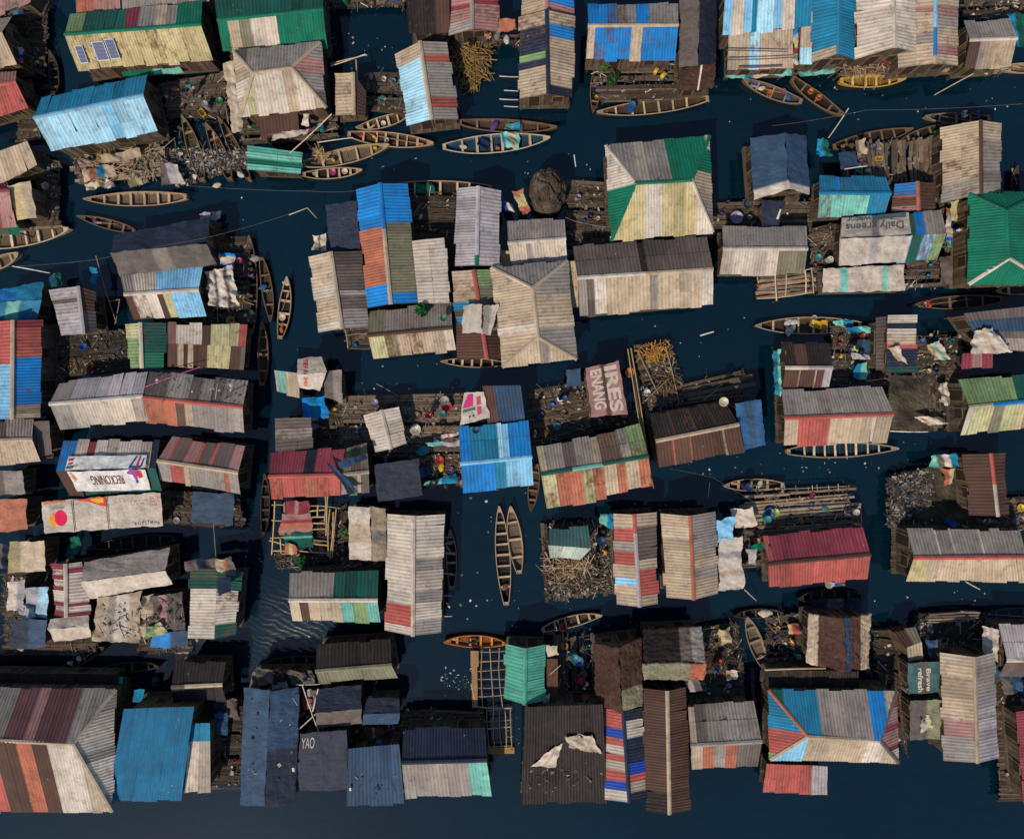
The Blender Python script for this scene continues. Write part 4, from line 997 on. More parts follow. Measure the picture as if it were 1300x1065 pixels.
# shed: label | high edge end1,end2  low edge end1,end2 | colours | options
SHEDS = '''
grey and pink sheet roof shack in the top left corner|-30,-20 42,-22 -28,28 40,3|g1p1g1p1|z=2.4
plain tan roofed shack with a blue end on the left edge|-40,206 35,179 -30,248 47,208|b2t4|z=2.3
green lean-to sheet under the small maroon roof on the left edge|-20,284 22,283 -18,297 26,296|e|z=1.6 name=lean_to cat=lean-to walls=0
plywood roofed shack beside the small maroon roof|9,236 38,231 22,280 47,276|Y1t1|z=2.2 rust=-.3 kind=tarp amp=.02
orange and mauve sheet shack behind the yellow roof at the top edge|95,-20 152,-20 97,18 153,12|o2p3|z=2.0
grey corrugated shack behind the yellow roof at the top edge|154,-25 268,-26 155,12 266,3|g|z=2.1
dark brown awning below the tan hipped roof|327,147 378,142 331,175 380,167|u|z=1.7 name=lean_to cat=lean-to rust=-.1
pale green corrugated lean-to above the moored canoes|314,185 314,216 384,194 381,221|A1a1e1a1|z=1.9 name=lean_to cat=lean-to rust=-.1
dark brown sheet roofed shack above the yellow stick heap|515,-10 570,-10 519,43 571,40|k2u1|z=2.3
thatched lean-to below the slate tarpaulin house|862,87 909,81 862,116 907,113|u|z=2.0 kind=thatch
pale blue and white striped shack at the top edge|921,-20 1031,-22 917,46 1030,32|l1w1.4l1c.6L2l1w1.5c2|z=2.9 rust=-.05
tan sheet roofed shack with one pale blue strip and rope lines|925,43 1006,36 923,89 1007,88|t2.5L1.3t4|z=2.2
narrow tan and pale blue lean-to beside the teal blue roof|1017,16 1031,15 1015,81 1031,81||t2L1.2|z=2.0 name=lean_to cat=lean-to
dark grey sheet shack beside the straw coloured roof on the left|43,535 63,534 45,582 66,576|d|z=2.0
long white tarpaulin stall with printed panels and a two circle emblem|52,637 204,625 57,677 207,667|w|z=2.2 kind=tarp amp=.04 key=circles
navy tarpaulin shelter on the brown landing below the striped brown roof|245,624 298,627 242,662 295,667|N|z=2.0 kind=tarp walls=0
grey draped tarpaulin shelter on the left edge above the orange tarpaulin|-20,600 28,596 -18,632 32,628|d1g1|z=2.0 kind=tarp
orange tarpaulin covered shack on the left edge|-15,635 35,633 -15,677 34,672|o|z=2.0 kind=tarp amp=.1
plywood topped shack left of the dark moored canoe|12,688 56,687 10,727 58,725|Y1t2|z=2.1 kind=tarp amp=.02
ragged tan plastic covered shack below the tan tarpaulin house|124,758 180,750 118,813 176,815|t1g.5w1t1|z=1.8 kind=tarp amp=.22
white plastic sheet shelter above the navy heap on the left|10,738 32,736 8,776 30,774|w1s1|z=1.9 kind=tarp amp=.15
lavender grey plastic shelter beside the maroon striped house|33,746 62,744 31,782 60,784|s1L1|z=1.8 kind=tarp amp=.12
navy plastic covered shelter beside the round white tarpaulin|14,786 60,786 12,824 58,822|n1N1|z=1.8 kind=tarp amp=.15
grey plank roofed shack above the red roof|349,531 350,573 396,530 396,569|d1g1d1|z=2.3 rust=.1
green and tan corrugated lean-to left of the lettered white roof|348,470 380,474 352,498 380,503|w.4a1t2|z=2.1 name=lean_to cat=lean-to
grey tarpaulin lean-to right of the lettered white roof|412,471 433,470 412,503 435,513|d1g1|z=2.0 kind=tarp name=lean_to cat=lean-to
dark navy canvas covered shelter between deck and long white house|475,590 531,582 480,637 537,629|n|z=2.1 kind=tarp amp=.03
rust brown and slate sheet shack above the square blue roof|612,490 661,489 620,542 667,537|u1.3N3|z=2.3 rust=.05
blue plastic wrapped shack at the end of the rusty brown house|932,512 966,507 945,572 971,564|B1N1B1|z=2.4 kind=tarp amp=.16
pinkish brown boat shelter painted with large white letters|743,468 785,458 751,529 797,526|p1u.3p1|z=2.0 kind=tarp amp=.05 key=ires
navy canvas covered shack beside the blue and orange roof|413,260 453,255 420,319 458,317|n|z=2.4 kind=tarp amp=.02
white corrugated lean-to right of the blue and orange roof|523,306 531,386 564,302 571,385|w|z=2.5 name=lean_to_shack rust=-.15
tan corrugated strip roof beside the large tan hipped house|720,332 733,331 721,392 734,391|y1t1|z=2.0 name=lean_to cat=lean-to
black canvas lean-to above the cream and olive roof|967,254 998,256 967,292 986,290|n|z=2.0 kind=tarp name=lean_to cat=lean-to
white plastic sheeted stall below the lettered white tarpaulin|1045,341 1148,336 1045,372 1148,369|w1a.5w2a.3w1|z=1.7 kind=tarp amp=.15
flat house roof striped white, navy, red and green|1127,400 1125,474 1163,400 1163,473|w1n.7w.8t1.2r.5n2.2G.8|z=2.3 slope=.06 cat=house
grey plank lean-to left of the striped flat roof|1112,403 1112,470 1126,402 1126,470|d|z=1.8 name=lean_to cat=lean-to
dark slate sheet house under the cream cloth on the right edge|1222,398 1330,386 1244,440 1330,447||d1N2d1g2|z=2.3 cat=house rust=-.05
pink sheet roofed stall under the cream cloth|1221,449 1260,447 1220,468 1260,466|m1p1m1|z=1.8 rust=-.1
navy lettered canvas shelter at the bottom edge|381,931 440,926 375,1004 442,1003|n|z=2.1 kind=tarp amp=.05 key=yao
slate blue sheet shack at the bottom edge left of the navy house|442,950 507,944 440,1022 513,1020|N|z=2.1 rust=-.1
bright blue sheet shack with brown back corner at the bottom left|158,899 247,896 136,1018 230,1016|D|z=2.4 rust=-.05
narrow blue and cream slab shack beside the bright blue roof|241,918 267,917 235,1006 267,1005||c1w4|z=2.1 rust=-.1
dark tin lean-to behind the large hipped roof at the bottom left|-60,853 150,856 -60,874 150,877|k|z=1.6 name=lean_to cat=lean-to
black sheet roofed shack with white cloths spread on it|666,897 765,893 662,1020 770,1018|k|z=2.1 rust=-.1
maroon sheet lean-to beside the bright teal house|694,836 708,836 694,892 708,890|u|z=2.0 name=lean_to cat=lean-to
dark brown flat shack behind the multicoloured hipped roof|971,850 1090,852 971,873 1090,875|k|z=1.9
red and white shack below the multicoloured hipped roof|973,969 1050,972 968,1006 1050,1007|r3s1|z=2.0
dark green lettered canvas shelter beside the tall tan house|1152,841 1194,840 1153,881 1194,878|T1d.5T1|z=2.0 kind=tarp amp=.06 key=brave
grey plastic topped box shelter holding a cream cloth|1155,889 1196,888 1155,939 1197,938|d1v1|z=1.9 kind=tarp amp=.08
small blue covered water tank shelter beside the painted boat shelter|719,470 737,468 720,491 738,490|N|z=1.5 kind=tarp amp=.04
poster covered pink and white shack by the square blue roof|589,499 614,497 584,539 622,531|w|z=2.5 kind=tarp amp=.03 key=poster
brown sheet lean-to behind the patchwork red ridge house|588,426 636,424 583,456 637,453|u|z=1.7 name=lean_to cat=lean-to
dark net covered shelter beside the ragged tan plastic|180,757 232,752 182,802 236,800|d1p.3d1|z=1.7 kind=tarp amp=.2
blue plastic covered shelter below the lime cloth|195,803 238,800 190,822 240,821|b1N1|z=1.6 kind=tarp amp=.2
grey canvas shelter beside the dark canoe near the navy tarpaulin house|322,851 396,850 316,872 400,868|d1g1d1|z=1.6 kind=tarp amp=.15
'''
HIPS = '''
tan hipped house with grey back slope and olive strip|296,65 406,54 414,137 305,148 321,93 370,86|d1g5;g1p1g1d1;t1w1.6t1w3y.8w1;t1w1t2|z=2.8 cap=t
large tan hipped house in the middle of the settlement|624,340 638,466 732,456 720,331 676,366 683,428|t3t1w.5t2;t2g.5t1.4;g1t1g1;g|z=2.9 cap=t
large green and cream hipped house right of the thatched hut|769,185 901,173 905,295 776,306 807,233 878,229|w.3g4e3t.4;t1e1.6t2g2;w1Y2w1Y2;y.3e3w3|z=2.9 caps=e;w;e;w;e
green hipped house with white corner tins on the right edge|1231,246 1230,361 1335,361 1330,243 1278,268 1281,328|e;e;e;e|z=3.0 caps=e;e;w;w;e
multicoloured hipped house of blue, red, tan and purple sheets|976,876 1139,877 1141,968 978,964 1026,935 1117,940|G.8c2g3b1t.8;m1p1m.4p1m.3w1;t1w1t3l1.6;x.6r2c3|z=2.8 caps=t;o;d;d;t
large hipped house with maroon back slope in the bottom left corner|-80,872 147,875 142,1030 -80,1030 -40,938 92,944|g4.2M1p.5M1.6g1.6;g1w2g.5w2g1;t1w.8w.8u.8o.8u1.2r4;r|z=2.9 cap=t
'''  # tan hips: grey on back and right slopes is shade put into the colour
def run(table, fn, ncol):
    for ln in table.strip().splitlines():
        ln = ln.replace('||', '|\x00')
        f = [x.replace('\x00', '|') for x in ln.split('|')]
        fn(*f[:2+ncol], **opts(f[2+ncol]))
run(GABLES, gable, 2); run(SHEDS, shed, 1); run(HIPS, lambda l, p, c, **k: hip(l, p, c, **k), 1)
# ------------------------------------------------------------ banners, emblems and writing on the roofs
def sub(S, u0, u1, v0, v1): return lambda u, v: S(u0+(u1-u0)*u, v0+(v1-v0)*v)
def drape(label, parts, col, name='banner', cat='banner', h=0.15, amp=0.03, ragged=0.04):
    mb = MB(); s = RND.uniform(0, 50)
    for S, u0, u1, v0, v1 in parts:
        n = nrm(S); T = lambda u, v, S=S, n=n: S(u0+(u1-u0)*u, v0+(v1-v0)*v) + n*h
        cloth_patch(mb, T, col, amp, ragged, 0.2, s)
    o = mb.build(name, M_TARP, None, True); tag(o, label, cat); return o
RED = (0.50, 0.03, 0.05)
h = HOUSES['banner1']; S1, S2 = h['S']
bn = drape('white printed banner reading RECKONING draped over a roof ridge', [(S1, .10, .90, 0, .46), (S2, .12, .90, 0, .84)], 'Z1')
lettering(bn, S2, nrm(S2), 'RECKONING', .325, .655, .20, .56, 180, (0.16, 0.035, 0.03), 0.29)
painted(bn, S2, nrm(S2), [((0.35, 0.27, 0.2), [(.33, .545), (.66, .535), (.66, .548), (.33, .558)])], 'printed_line', 0.26)
BL = (0.02, 0.07, 0.36); PU = (0.25, 0.07, 0.30)
painted(bn, S1, nrm(S1), [(BL, [(.735, .05), (.755, .03), (.80, .34), (.815, .42), (.79, .42)]), (BL, [(.735, .0), (.86, .0), (.86, .07), (.735, .08)]), (RED, [(.80, .0), (.825, .0), (.85, .42), (.83, .42)]), (BL, [(.845, .04), (.865, .04), (.885, .36), (.872, .36)])], 'printed_figure', 0.26)
painted(bn, S2, nrm(S2), [(PU, [(.745, .0), (.80, .0), (.80, .38), (.775, .42), (.76, .2), (.71, .16), (.715, .08)]), (BL, disc(.785, .46, .013, .09, 12)), (RED, [(.80, .0), (.85, .05), (.86, .30), (.82, .36), (.80, .2)])], 'printed_figure', 0.26)
painted(bn, S1, nrm(S1), [(RED, [(.115, .36), (.17, .40), (.165, .32), (.12, .29)]), (RED, [(.12, .22), (.165, .26), (.165, .19), (.12, .16)]), ((0.05, 0.12, 0.14), [(.11, .12), (.19, .15), (.18, .06), (.11, .04)]), ((0.5, 0.36, 0.06), disc(.205, .13, .013, .05, 10))], 'printed_figure', 0.26)
painted(bn, S2, nrm(S2), [((0.6, 0.2, 0.12), [(.14, .05), (.155, .03), (.18, .22), (.19, .34), (.17, .36)]), ((0.65, 0.45, 0.15), [(.135, .18), (.145, .18), (.165, .42), (.15, .42)])], 'printed_figure', 0.26)

h = HOUSES['circles']; S = h['S'][0]; n = h['n'][0]; R_ = h['root']; roof = h['roof']
painted(roof, S, n, [((0.66, 0.27, 0.02), disc(.085, .60, .034, .205))], 'emblem', 0.15)
painted(roof, S, n, [((0.60, 0.012, 0.075), disc(.150, .55, .052, .245, 24))], 'emblem', 0.165)
lettering(roof, S, n, 'mastercard', .088, .19, .20, .28, 180, (0.25, 0.25, 0.27), 0.15)
painted(roof, S, n, [((0.62, 0.05, 0.06), [(.27, .02), (.545, .0), (.545, .30), (.50, .27), (.40, .12)]), ], 'printed_corner', 0.15)
painted(roof, S, n, [((0.66, 0.34, 0.03), [(.36, .03), (.52, .02), (.52, .17), (.47, .17), (.41, .08)])], 'printed_corner', 0.165)
painted(roof, S, n, [((0.5, 0.17, 0.05), [(.02, .02), (.20, .0), (.20, .05), (.02, .10)])], 'printed_corner', 0.15)
rr = random.Random(8)
for a, b, c, d, col, k in ((.60, .70, .06, .22, (0.55, 0.28, 0.2), 14), (.74, .88, .06, .34, (0.50, 0.20, 0.14), 30), (.90, .985, .10, .40, (0.55, 0.17, 0.13), 26), (.74, .97, .80, .94, (0.22, 0.11, 0.14), 44)):
    st = []
    for q in range(k):                       # faded, unreadable print
        u, v = rr.uniform(a, b), c + (d-c)*(rr.randint(0, 2)+.5)/3; w_, h_ = rr.uniform(.002, .009), rr.uniform(.010, .04)
        st.append((col, [(u, v-h_), (u+w_, v-h_), (u+w_+rr.uniform(-.003, .003), v+h_), (u, v+h_)]))
    painted(roof, S, n, st, 'faded_print', 0.1)
seam = MB()
for u in (.262, .548): seam.tube([lie(S, n, u, v, 0.13) for v in (0.02, .5, .98)], 0.03, 5, (0.12, 0.1, 0.09, 0))
seam.build('seam', M_CLOTH, roof)

h = HOUSES['itel']; S1, S2 = h['S']
# text running down the picture on the back slope: mirror the eave direction
def flipped(S): return lambda u, v: S(u, 1-v)
lettering(h['roof'], flipped(S1), nrm(S1), 'TIEV A', .22, .40, .12, .98, 90, (0.50, 0.03, 0.04), 0.12, bold=0.03)
lettering(h['roof'], S2, nrm(S2), 'MI', .22, .38, .25, .85, 90, (0.55, 0.14, 0.09), 0.12, bold=0.03)

h = HOUSES['ires']; S = h['S'][0]; n = h['n'][0]; WH = (0.46, 0.39, 0.33)
lettering(h['roof'], S, n, 'IRES', .54, .92, .05, .93, 90, WH, 0.14, bold=0.035)
lettering(h['roof'], S, n, 'ENANG', .12, .46, .06, .86, 90, WH, 0.14, bold=0.035)
h = HOUSES['daily']; S1, S2 = h['S']
bn = drape('white tarpaulin reading Daily greens upside down over a striped roof', [(S1, .0, .66, 0, .98), (S2, .0, .66, 0, .98)], 'w2s.4w2', amp=0.05)
lettering(bn, flipped(S1), nrm(S1), 'Daily greens', .04, .60, .28, .72, 180, (0.10, 0.085, 0.09), 0.30, bold=0.012)
painted(bn, flipped(S1), nrm(S1), [((0.07, 0.11, 0.13), [(.30, .03), (.63, .01), (.63, .22), (.30, .24)])], 'printed_band', 0.28)
lettering(bn, flipped(S1), nrm(S1), 'water', .04, .29, .05, .26, 180, (0.13, 0.13, 0.14), 0.30, bold=0.03)
h = HOUSES['brave']; S = h['S'][0]; n = h['n'][0]
lettering(h['roof'], S, n, 'Brave', .56, .70, .20, .93, 90, (0.58, 0.50, 0.40), 0.16, bold=0.02)
lettering(h['roof'], S, n, 'refresh', .30, .46, .18, .95, 90, (0.58, 0.50, 0.40), 0.16, bold=0.02)
h = HOUSES['yao']; S = h['S'][0]; n = h['n'][0]
lettering(h['roof'], S, n, 'YAO', .05, .32, .08, .26, 0, (0.45, 0.40, 0.38), 0.12)
h = HOUSES['poster']; S = h['S'][0]; n = h['n'][0]; MG = (0.50, 0.03, 0.17)
painted(h['roof'], S, n, [(MG, [(.20, .06), (.46, .04), (.44, .46), (.02, .5), (.04, .40)])], 'poster_panel', 0.11)
painted(h['roof'], S, n, [((0.42, 0.06, 0.12), [(.60, .16), (.80, .14), (.78, .44), (.60, .46)]), ((0.45, 0.05, 0.16), [(.60, .52), (.76, .50), (.76, .76), (.60, .82)])], 'poster_panel', 0.11)
painted(h['roof'], S, n, [((0.07, 0.13, 0.09), [(.05, .54), (.53, .50), (.53, .60), (.05, .64)]), ((0.05, 0.04, 0.05), disc(.32, .80, .03, .05, 8)), ((0.05, 0.04, 0.05), disc(.45, .79, .035, .04, 10)), ((0.05, 0.04, 0.05), disc(.28, .68, .02, .02, 8)), ((0.05, 0.04, 0.05), disc(.40, .67, .03, .015, 8))], 'poster_print', 0.11)

# solar panels on the yellow roof
S = HOUSES['solar']['S'][1]; n = nrm(S)
M_CELL = plain('solar_cell', (0.10, 0.12, 0.22), 0.25, 0.15, 0.5); M_ALU = plain('aluminium_frame', (0.6, 0.58, 0.55), 0.4, 0.1)
for lab, u0, u1, v0, v1 in (('small solar panel at the left end of the yellow roof', .045, .102, .34, .84), ('wide solar panel in the middle of the three on the yellow roof', .175, .262, .27, .80), ('narrow solar panel right beside the wide one on the yellow roof', .272, .342, .22, .78)):
    c = S((u0+u1)/2, (v0+v1)/2) + n*0.14; r = thing('solar_panel', lab, 'solar panel', c)
    ax = (S(u1, v1)-S(u0, v1))/2; ay = (S(u0, v1)-S(u0, v0))/2
    m = MB(); m.box(c, ax, ay, n*0.02); m.build('frame', M_ALU, r)
    m = MB(); kx, ky = max(2, round(ax.length*2/0.28)), max(3, round(ay.length*2/0.28))
    for i in range(kx):
        for j in range(ky):
            o = c + ax*((i+.5)/kx*2-1)*.90 + ay*((j+.5)/ky*2-1)*.93
            m.box(o + n*0.022, ax*.465*1.9/kx, ay*.475*1.9/ky, n*0.004)
    m.build('cells', M_CELL, r)
    for vv in (-.6, .6):
        m = MB(); m.box(c + ay*vv - n*0.06, ax*1.35, ay.normalized()*0.03, n*0.03, (.5, .4, .3, 0)); m.build('mounting_rail', M_DECK, r)

# ------------------------------------------------------------ canoes
CANOES = [
 ('dark narrow canoe in the shaded canal at the top left', (66, 66), (71, 122), 14, 'dark', 4),
 ('olive brown canoe beached nose up beside the rubbish bank', (233, 148), (259, 231), 18, 'olive', 3),
 ('dark brown canoe in the middle of the rubbish bank', (263, 158), (294, 230), 18, 'brown', 3),
 ('narrow ochre canoe nearest the pale green lean-to', (279, 150), (318, 230), 14, 'yellow', 3, dict(inner='olive', rim='brown')),
 ('long pale canoe with slatted seats below the scrap porch', (109, 254), (239, 251), 20, 'tan', 6, dict(inner='tan')),
 ('small brown canoe with a red mast foot near the left canal', (101, 275), (174, 294), 14, 'brown', 3),
 ('broad weathered canoe cut by the left edge', (91, 291), (-30, 312), 24, 'pale', 5, dict(inner='tan')),
 ('small tan canoe cut by the left edge below the broad one', (27, 322), (-30, 345), 18, 'tan', 3),
 ('tan canoe with many ribs pointing right in the upper canal', (551, 183), (443, 172), 20, 'tan', 6, dict(inner='brown')),
 ('large tan canoe with two yellow cans in the upper canal', (495, 185), (386, 210), 22, 'tan', 4, dict(inner='tan')),
 ('dark canoe with white and pink basins beside the green lean-to', (461, 217), (386, 223), 15, 'dark', 4, dict(rim='tan')),
 ('brown canoe tucked under the edge of the pale blue roof', (453, 164), (520, 146), 16, 'brown', 4, dict(rim='tan')),
 ('brown canoe with a turquoise bundle above the blue canoe', (707, 163), (583, 157), 18, 'brown', 5, dict(rim='brown')),
 ('large blue canoe with white rim and turquoise cargo', (698, 176), (563, 188), 26, 'blue', 6, dict(rim='pale', thw='tan', blunt=.22)),
 ('dark canoe with a green net behind the tall blue roof', (480, 240), (624, 241), 24, 'dark', 6, dict(rim='tan')),
 ('dark canoe standing upright in the photo beside the jerrycan deck', (753, 144), (760, 78), 15, 'brown', 3, dict(inner='dark')),
 ('long brown canoe with one blue drum below the jerrycan deck', (757, 144), (898, 127), 20, 'brown', 6, dict(inner='brown', rim='tan')),
 ('grey rimmed canoe loaded with blue cargo in the upper right canal', (942, 102), (1016, 131), 18, 'brown', 3, dict(rim='grey')),
 ('brown canoe carrying two terracotta pots in the upper right canal', (1070, 148), (1004, 101), 17, 'brown', 3, dict(inner='dark')),
 ('bright yellow canoe below the pale cream gable', (1147, 102), (1065, 104), 17, 'yellow', 4),
 ('grey brown canoe with two paddlers in the upper right canal', (1172, 149), (1254, 152), 15, 'grey', 3, dict(inner='brown')),
 ('long dark canoe lying along the log landing', (1156, 165), (1056, 188), 20, 'dark', 5, dict(rim='brown')),
 ('dark canoe with lime cargo between log landing and tan house', (1140, 181), (1210, 161), 19, 'brown', 4, dict(inner='dark')),
 ('small dark canoe pointing up beside the green hipped roof', (1288, 212), (1290, 262), 13, 'dark', 2),
 ('long brown canoe with grey cargo alongside the net covered house', (318, 300), (319, 424), 18, 'brown', 5, dict(inner='dark')),
 ('brown canoe with a blue bag in the left canal', (345, 409), (333, 328), 15, 'brown', 3),
 ('loaded canoe with an orange stern drifting in the left canal', (366, 352), (357, 430), 17, 'brown', 4, dict(rim='tan', inner='dark')),
 ('bare brown canoe beside the patchwork house', (334, 409), (334, 489), 15, 'brown', 3),
 ('wide canoe with yellow crates and white sacks in the right canal', (957, 414), (1091, 413), 24, 'brown', 6, dict(rim='tan', thw='tan')),
 ('dark canoe with a red paddler below the green hipped roof', (1159, 387), (1270, 381), 18, 'dark', 4, dict(rim='brown')),
 ('pinkish brown canoe cut by the right edge', (1261, 370), (1335, 365), 14, 'brown', 2, dict(rim='tan')),
 ('long flooded canoe with eight pale thwarts below the red banded roof', (1138, 569), (998, 573), 21, 'tan', 8, dict(inner='blue', thw='pale', flooded=True)),
 ('small brown canoe with a blue drum at the log raft', (917, 616), (993, 615), 17, 'brown', 3, dict(rim='tan')),
 ('long grey canoe with empty bays in the central canal', (634, 641), (643, 766), 20, 'grey', 7, dict(inner='dark', rim='tan')),
 ('shorter tan canoe moored against the long grey one', (648, 641), (659, 726), 20, 'tan', 3, dict(inner='tan')),
 ('slim dark canoe beside the long white roof', (572, 671), (574, 746), 15, 'grey', 4, dict(inner='dark')),
 ('narrow reddish canoe beside the square blue roof', (674, 648), (681, 588), 15, 'brown', 4),
 ('brown canoe with a red shirted paddler in the lower canal', (764, 779), (688, 798), 16, 'brown', 4, dict(rim='tan')),
 ('bright orange canoe beside the bamboo fish pen', (564, 813), (641, 815), 17, 'orange', 4, dict(blunt=.2)),
 ('weathered canoe lying steeply beside the smoky deck', (947, 781), (972, 849), 20, 'grey', 3, dict(inner='tan')),
 ('dark canoe below the long white tarpaulin stall', (115, 694), (224, 683), 18, 'dark', 5, dict(inner='black')),
 ('dark canoe with white cans in the lower left canal', (136, 819), (76, 851), 14, 'dark', 3),
 ('black canoe against the dark roof in the lower left canal', (205, 844), (129, 849), 14, 'dark', 3, dict(inner='black')),
 ('black canoe above the grey canvas shelter', (326, 846), (406, 836), 16, 'dark', 4, dict(inner='black')),
 ('dark blue canoe at the right edge above the white topped shack', (1243, 781), (1340, 780), 20, 'dark', 4, dict(inner='blue')),
 ('narrow dark canoe beside the red roof and its bamboo frame', (338, 600), (336, 678), 13, 'dark', 4),
 ('brown canoe half hidden under the brown lean-to', (560, 459), (640, 462), 13, 'tan', 5, dict(inner='dark')),
 ('canoe tip poking out behind the maroon roof', (1089, 640), (1086, 692), 14, 'tan', 3),
 ('dark canoe with a pale bundle at the lower deck', (931, 780), (992, 777), 13, 'dark', 3),
 ('dark tarpaulin covered canoe above the straw edged hut', (1011, 758), (1094, 757), 22, 'dark', 4),
 ('pale canoe end behind the sand coloured house', (1262, 87), (1345, 86), 14, 'tan', 3),
]
for c in CANOES:
    lab, bow, stern, wpx, col, nth = c[:6]; kw = c[6] if len(c) > 6 else {}
    canoe(lab, bow, stern, wpx, col, nth, **kw)

# a paddle lying in some of them
for i, (lab, bow, stern, wpx, col, nth, *_) in enumerate(CANOES):
    if i % 3 == 2 and len(lab.split()) <= 12:
        f0, f1, s = .25 + .1*(i % 4), .62 + .06*(i % 5), (.18 if i % 2 else -.18)*wpx
        dx, dy = bow[0]-stern[0], bow[1]-stern[1]; l = math.hypot(dx, dy); px, py = -dy/l*s, dx/l*s
        a, b = at(stern[0]+dx*f0+px, stern[1]+dy*f0+py, .36), at(stern[0]+dx*f1-px*.4, stern[1]+dy*f1-py*.4, .36)
        m = MB(); c = (.42, .31, .2, 0); m.tube([a, b], .022, 5, c); d = (b-a).normalized(); m.box(b + d*.25, d*.28, Vector((-d.y, d.x, 0))*.075, Vector((0, 0, .012)), c)
        tag(m.build('paddle', M_HULL), 'paddle lying in the ' + lab, 'paddle')
# cargo lying in the canoes
def cargo(kind, x, y, colour, where, sc=0.8, z=0.2, adj=''): item(kind, x, y, colour, where, z, sc, adj=adj)
cargo('jerrycan', 424, 204, 'yellow', 'at the stern of the large tan canoe'); cargo('jerrycan', 477, 189, 'yellow', 'near the bow of the large tan canoe')
cargo('basin', 401, 220, 'white', 'at the stern of the dark canoe by the green lean-to', .7); cargo('basin', 423, 219, 'pink', 'amidships in the dark canoe by the green lean-to', .8); cargo('basin', 438, 218, 'cream', 'near the bow of the dark canoe by the green lean-to', .7)
cargo('basin', 487, 157, 'white', 'in the brown canoe under the pale blue roof', .6); cargo('jerrycan', 476, 175, 'yellow', 'in the many ribbed tan canoe'); cargo('sack', 461, 172, 'red', 'in the stern of the many ribbed tan canoe'); cargo('bucket', 492, 179, 'white', 'between the two big tan canoes', .9)
cargo('sack', 628, 160, 'purple', 'amidships in the brown canoe above the blue canoe', 1.2); cargo('sack', 588, 187, 'white', 'at the stern of the large blue canoe', .8); cargo('jerrycan', 632, 189, 'orange', 'in the large blue canoe'); cargo('crate', 614, 184, 'navy', 'in the large blue canoe', 1.4)
cargo('drum', 800, 140, 'blue', 'standing in the long brown canoe', 1.05); cargo('sack', 770, 142, 'brown', 'at the bow of the long brown canoe below the jerrycans')
cargo('bucket', 757, 125, 'yellow', 'in the upright brown canoe', .8); cargo('basin', 757, 112, 'navy', 'in the upright brown canoe', .9)
cargo('basin', 957, 107, 'blue', 'at the bow of the grey rimmed canoe', .9); cargo('sack', 966, 113, 'cream', 'in the grey rimmed canoe'); cargo('crate', 976, 119, 'orange', 'in the grey rimmed canoe', .8); cargo('sack', 1000, 124, 'blue', 'at the stern of the grey rimmed canoe', .9); cargo('basin', 994, 117, 'pink', 'in the grey rimmed canoe', .7)
cargo('pot', 1028, 117, 'orange', 'nearer the stern of the brown canoe with pots', 1.1); cargo('pot', 1038, 125, 'orange', 'nearer the bow of the brown canoe with pots', 1.1)
cargo('crate', 1190, 172, 'lime', 'in the dark canoe by the tan house', 1.2); 
cargo('sack', 324, 329, 'grey', 'at the bow of the long brown canoe in the left canal', 1.1); cargo('sack', 320, 401, 'cream', 'at the stern of the long brown canoe in the left canal', 1.2); cargo('sack', 321, 345, 'purple', 'amidships in the long brown canoe in the left canal')
cargo('sack', 334, 365, 'blue', 'in the brown canoe of the left canal', .9); cargo('bucket', 341, 370, 'white', 'in the brown canoe of the left canal', .6)
cargo('sack', 364, 360, 'white', 'at the bow of the drifting loaded canoe'); cargo('basin', 359, 403, 'cream', 'in the drifting loaded canoe', .8); cargo('sack', 358, 419, 'orange', 'at the stern of the drifting loaded canoe', .8); cargo('jerrycan', 360, 412, 'orange', 'in the drifting loaded canoe', .9)
for i, (x, y) in enumerate(((999, 410), (1005, 418), (1000, 421), (1008, 409))): cargo('sack', x, y, 'white', ('piled at the left', 'piled at the right', 'lying lowest', 'lying topmost')[i] + ' in the wide canoe of the right canal', 1.0)
cargo('crate', 1034, 412, 'yellow', 'larger one in the wide canoe of the right canal', 1.3); cargo('crate', 1044, 413, 'yellow', 'behind the larger one in the wide canoe of the right canal', 1.2, adj='small'); cargo('basin', 1033, 404, 'cream', 'beside the crates in the wide canoe', .7); cargo('jerrycan', 1042, 422, 'orange', 'below the crates in the wide canoe')
cargo('drum', 945, 616, 'navy', 'standing in the small canoe at the log raft', 1.15); cargo('sack', 964, 614, 'cream', 'in the small canoe at the log raft', .9)
cargo('sack', 642, 744, 'brown', 'near the stern of the long grey canoe', 1.0)
cargo('jerrycan', 91, 840, 'white', 'at the stern of the dark canoe in the lower left canal', .9); cargo('bucket', 94, 845, 'white', 'in the dark canoe of the lower left canal', .7); cargo('basin', 101, 835, 'cream', 'in the dark canoe of the lower left canal', .6)
cargo('sack', 970, 777, 'cream', 'in the dark canoe at the lower deck', 1.5); cargo('basin', 984, 777, 'brown', 'in the dark canoe at the lower deck', 1.0)
cargo('crate', 600, 812, 'navy', 'in the bright orange canoe', 1.0)
cargo('sack', 122, 281, 'purple', 'in the small brown canoe of the left canal', .8)
cloth('green fishing net heaped in the dark canoe behind the tall blue roof', '528,233 548,233 530,247 552,246', .5, 'e1G1', 'fishing_net', 'net', amp=.35)
cloth('turquoise tarpaulin bundle in the brown canoe above the blue canoe', '642,156 660,155 640,166 660,167', .45, 'a1c1', 'tarpaulin', 'tarpaulin', amp=.25)
cloth('turquoise and tan cargo cover amidships in the large blue canoe', '636,169 659,169 640,188 660,190', .55, 'c.6a1t.8a1', 'tarpaulin', 'tarpaulin', amp=.3)
cloth('turquoise net bundle at the stern of the wide canoe', '1058,408 1080,406 1062,417 1082,416', .45, 'a1c1', 'fishing_net', 'net', amp=.3)
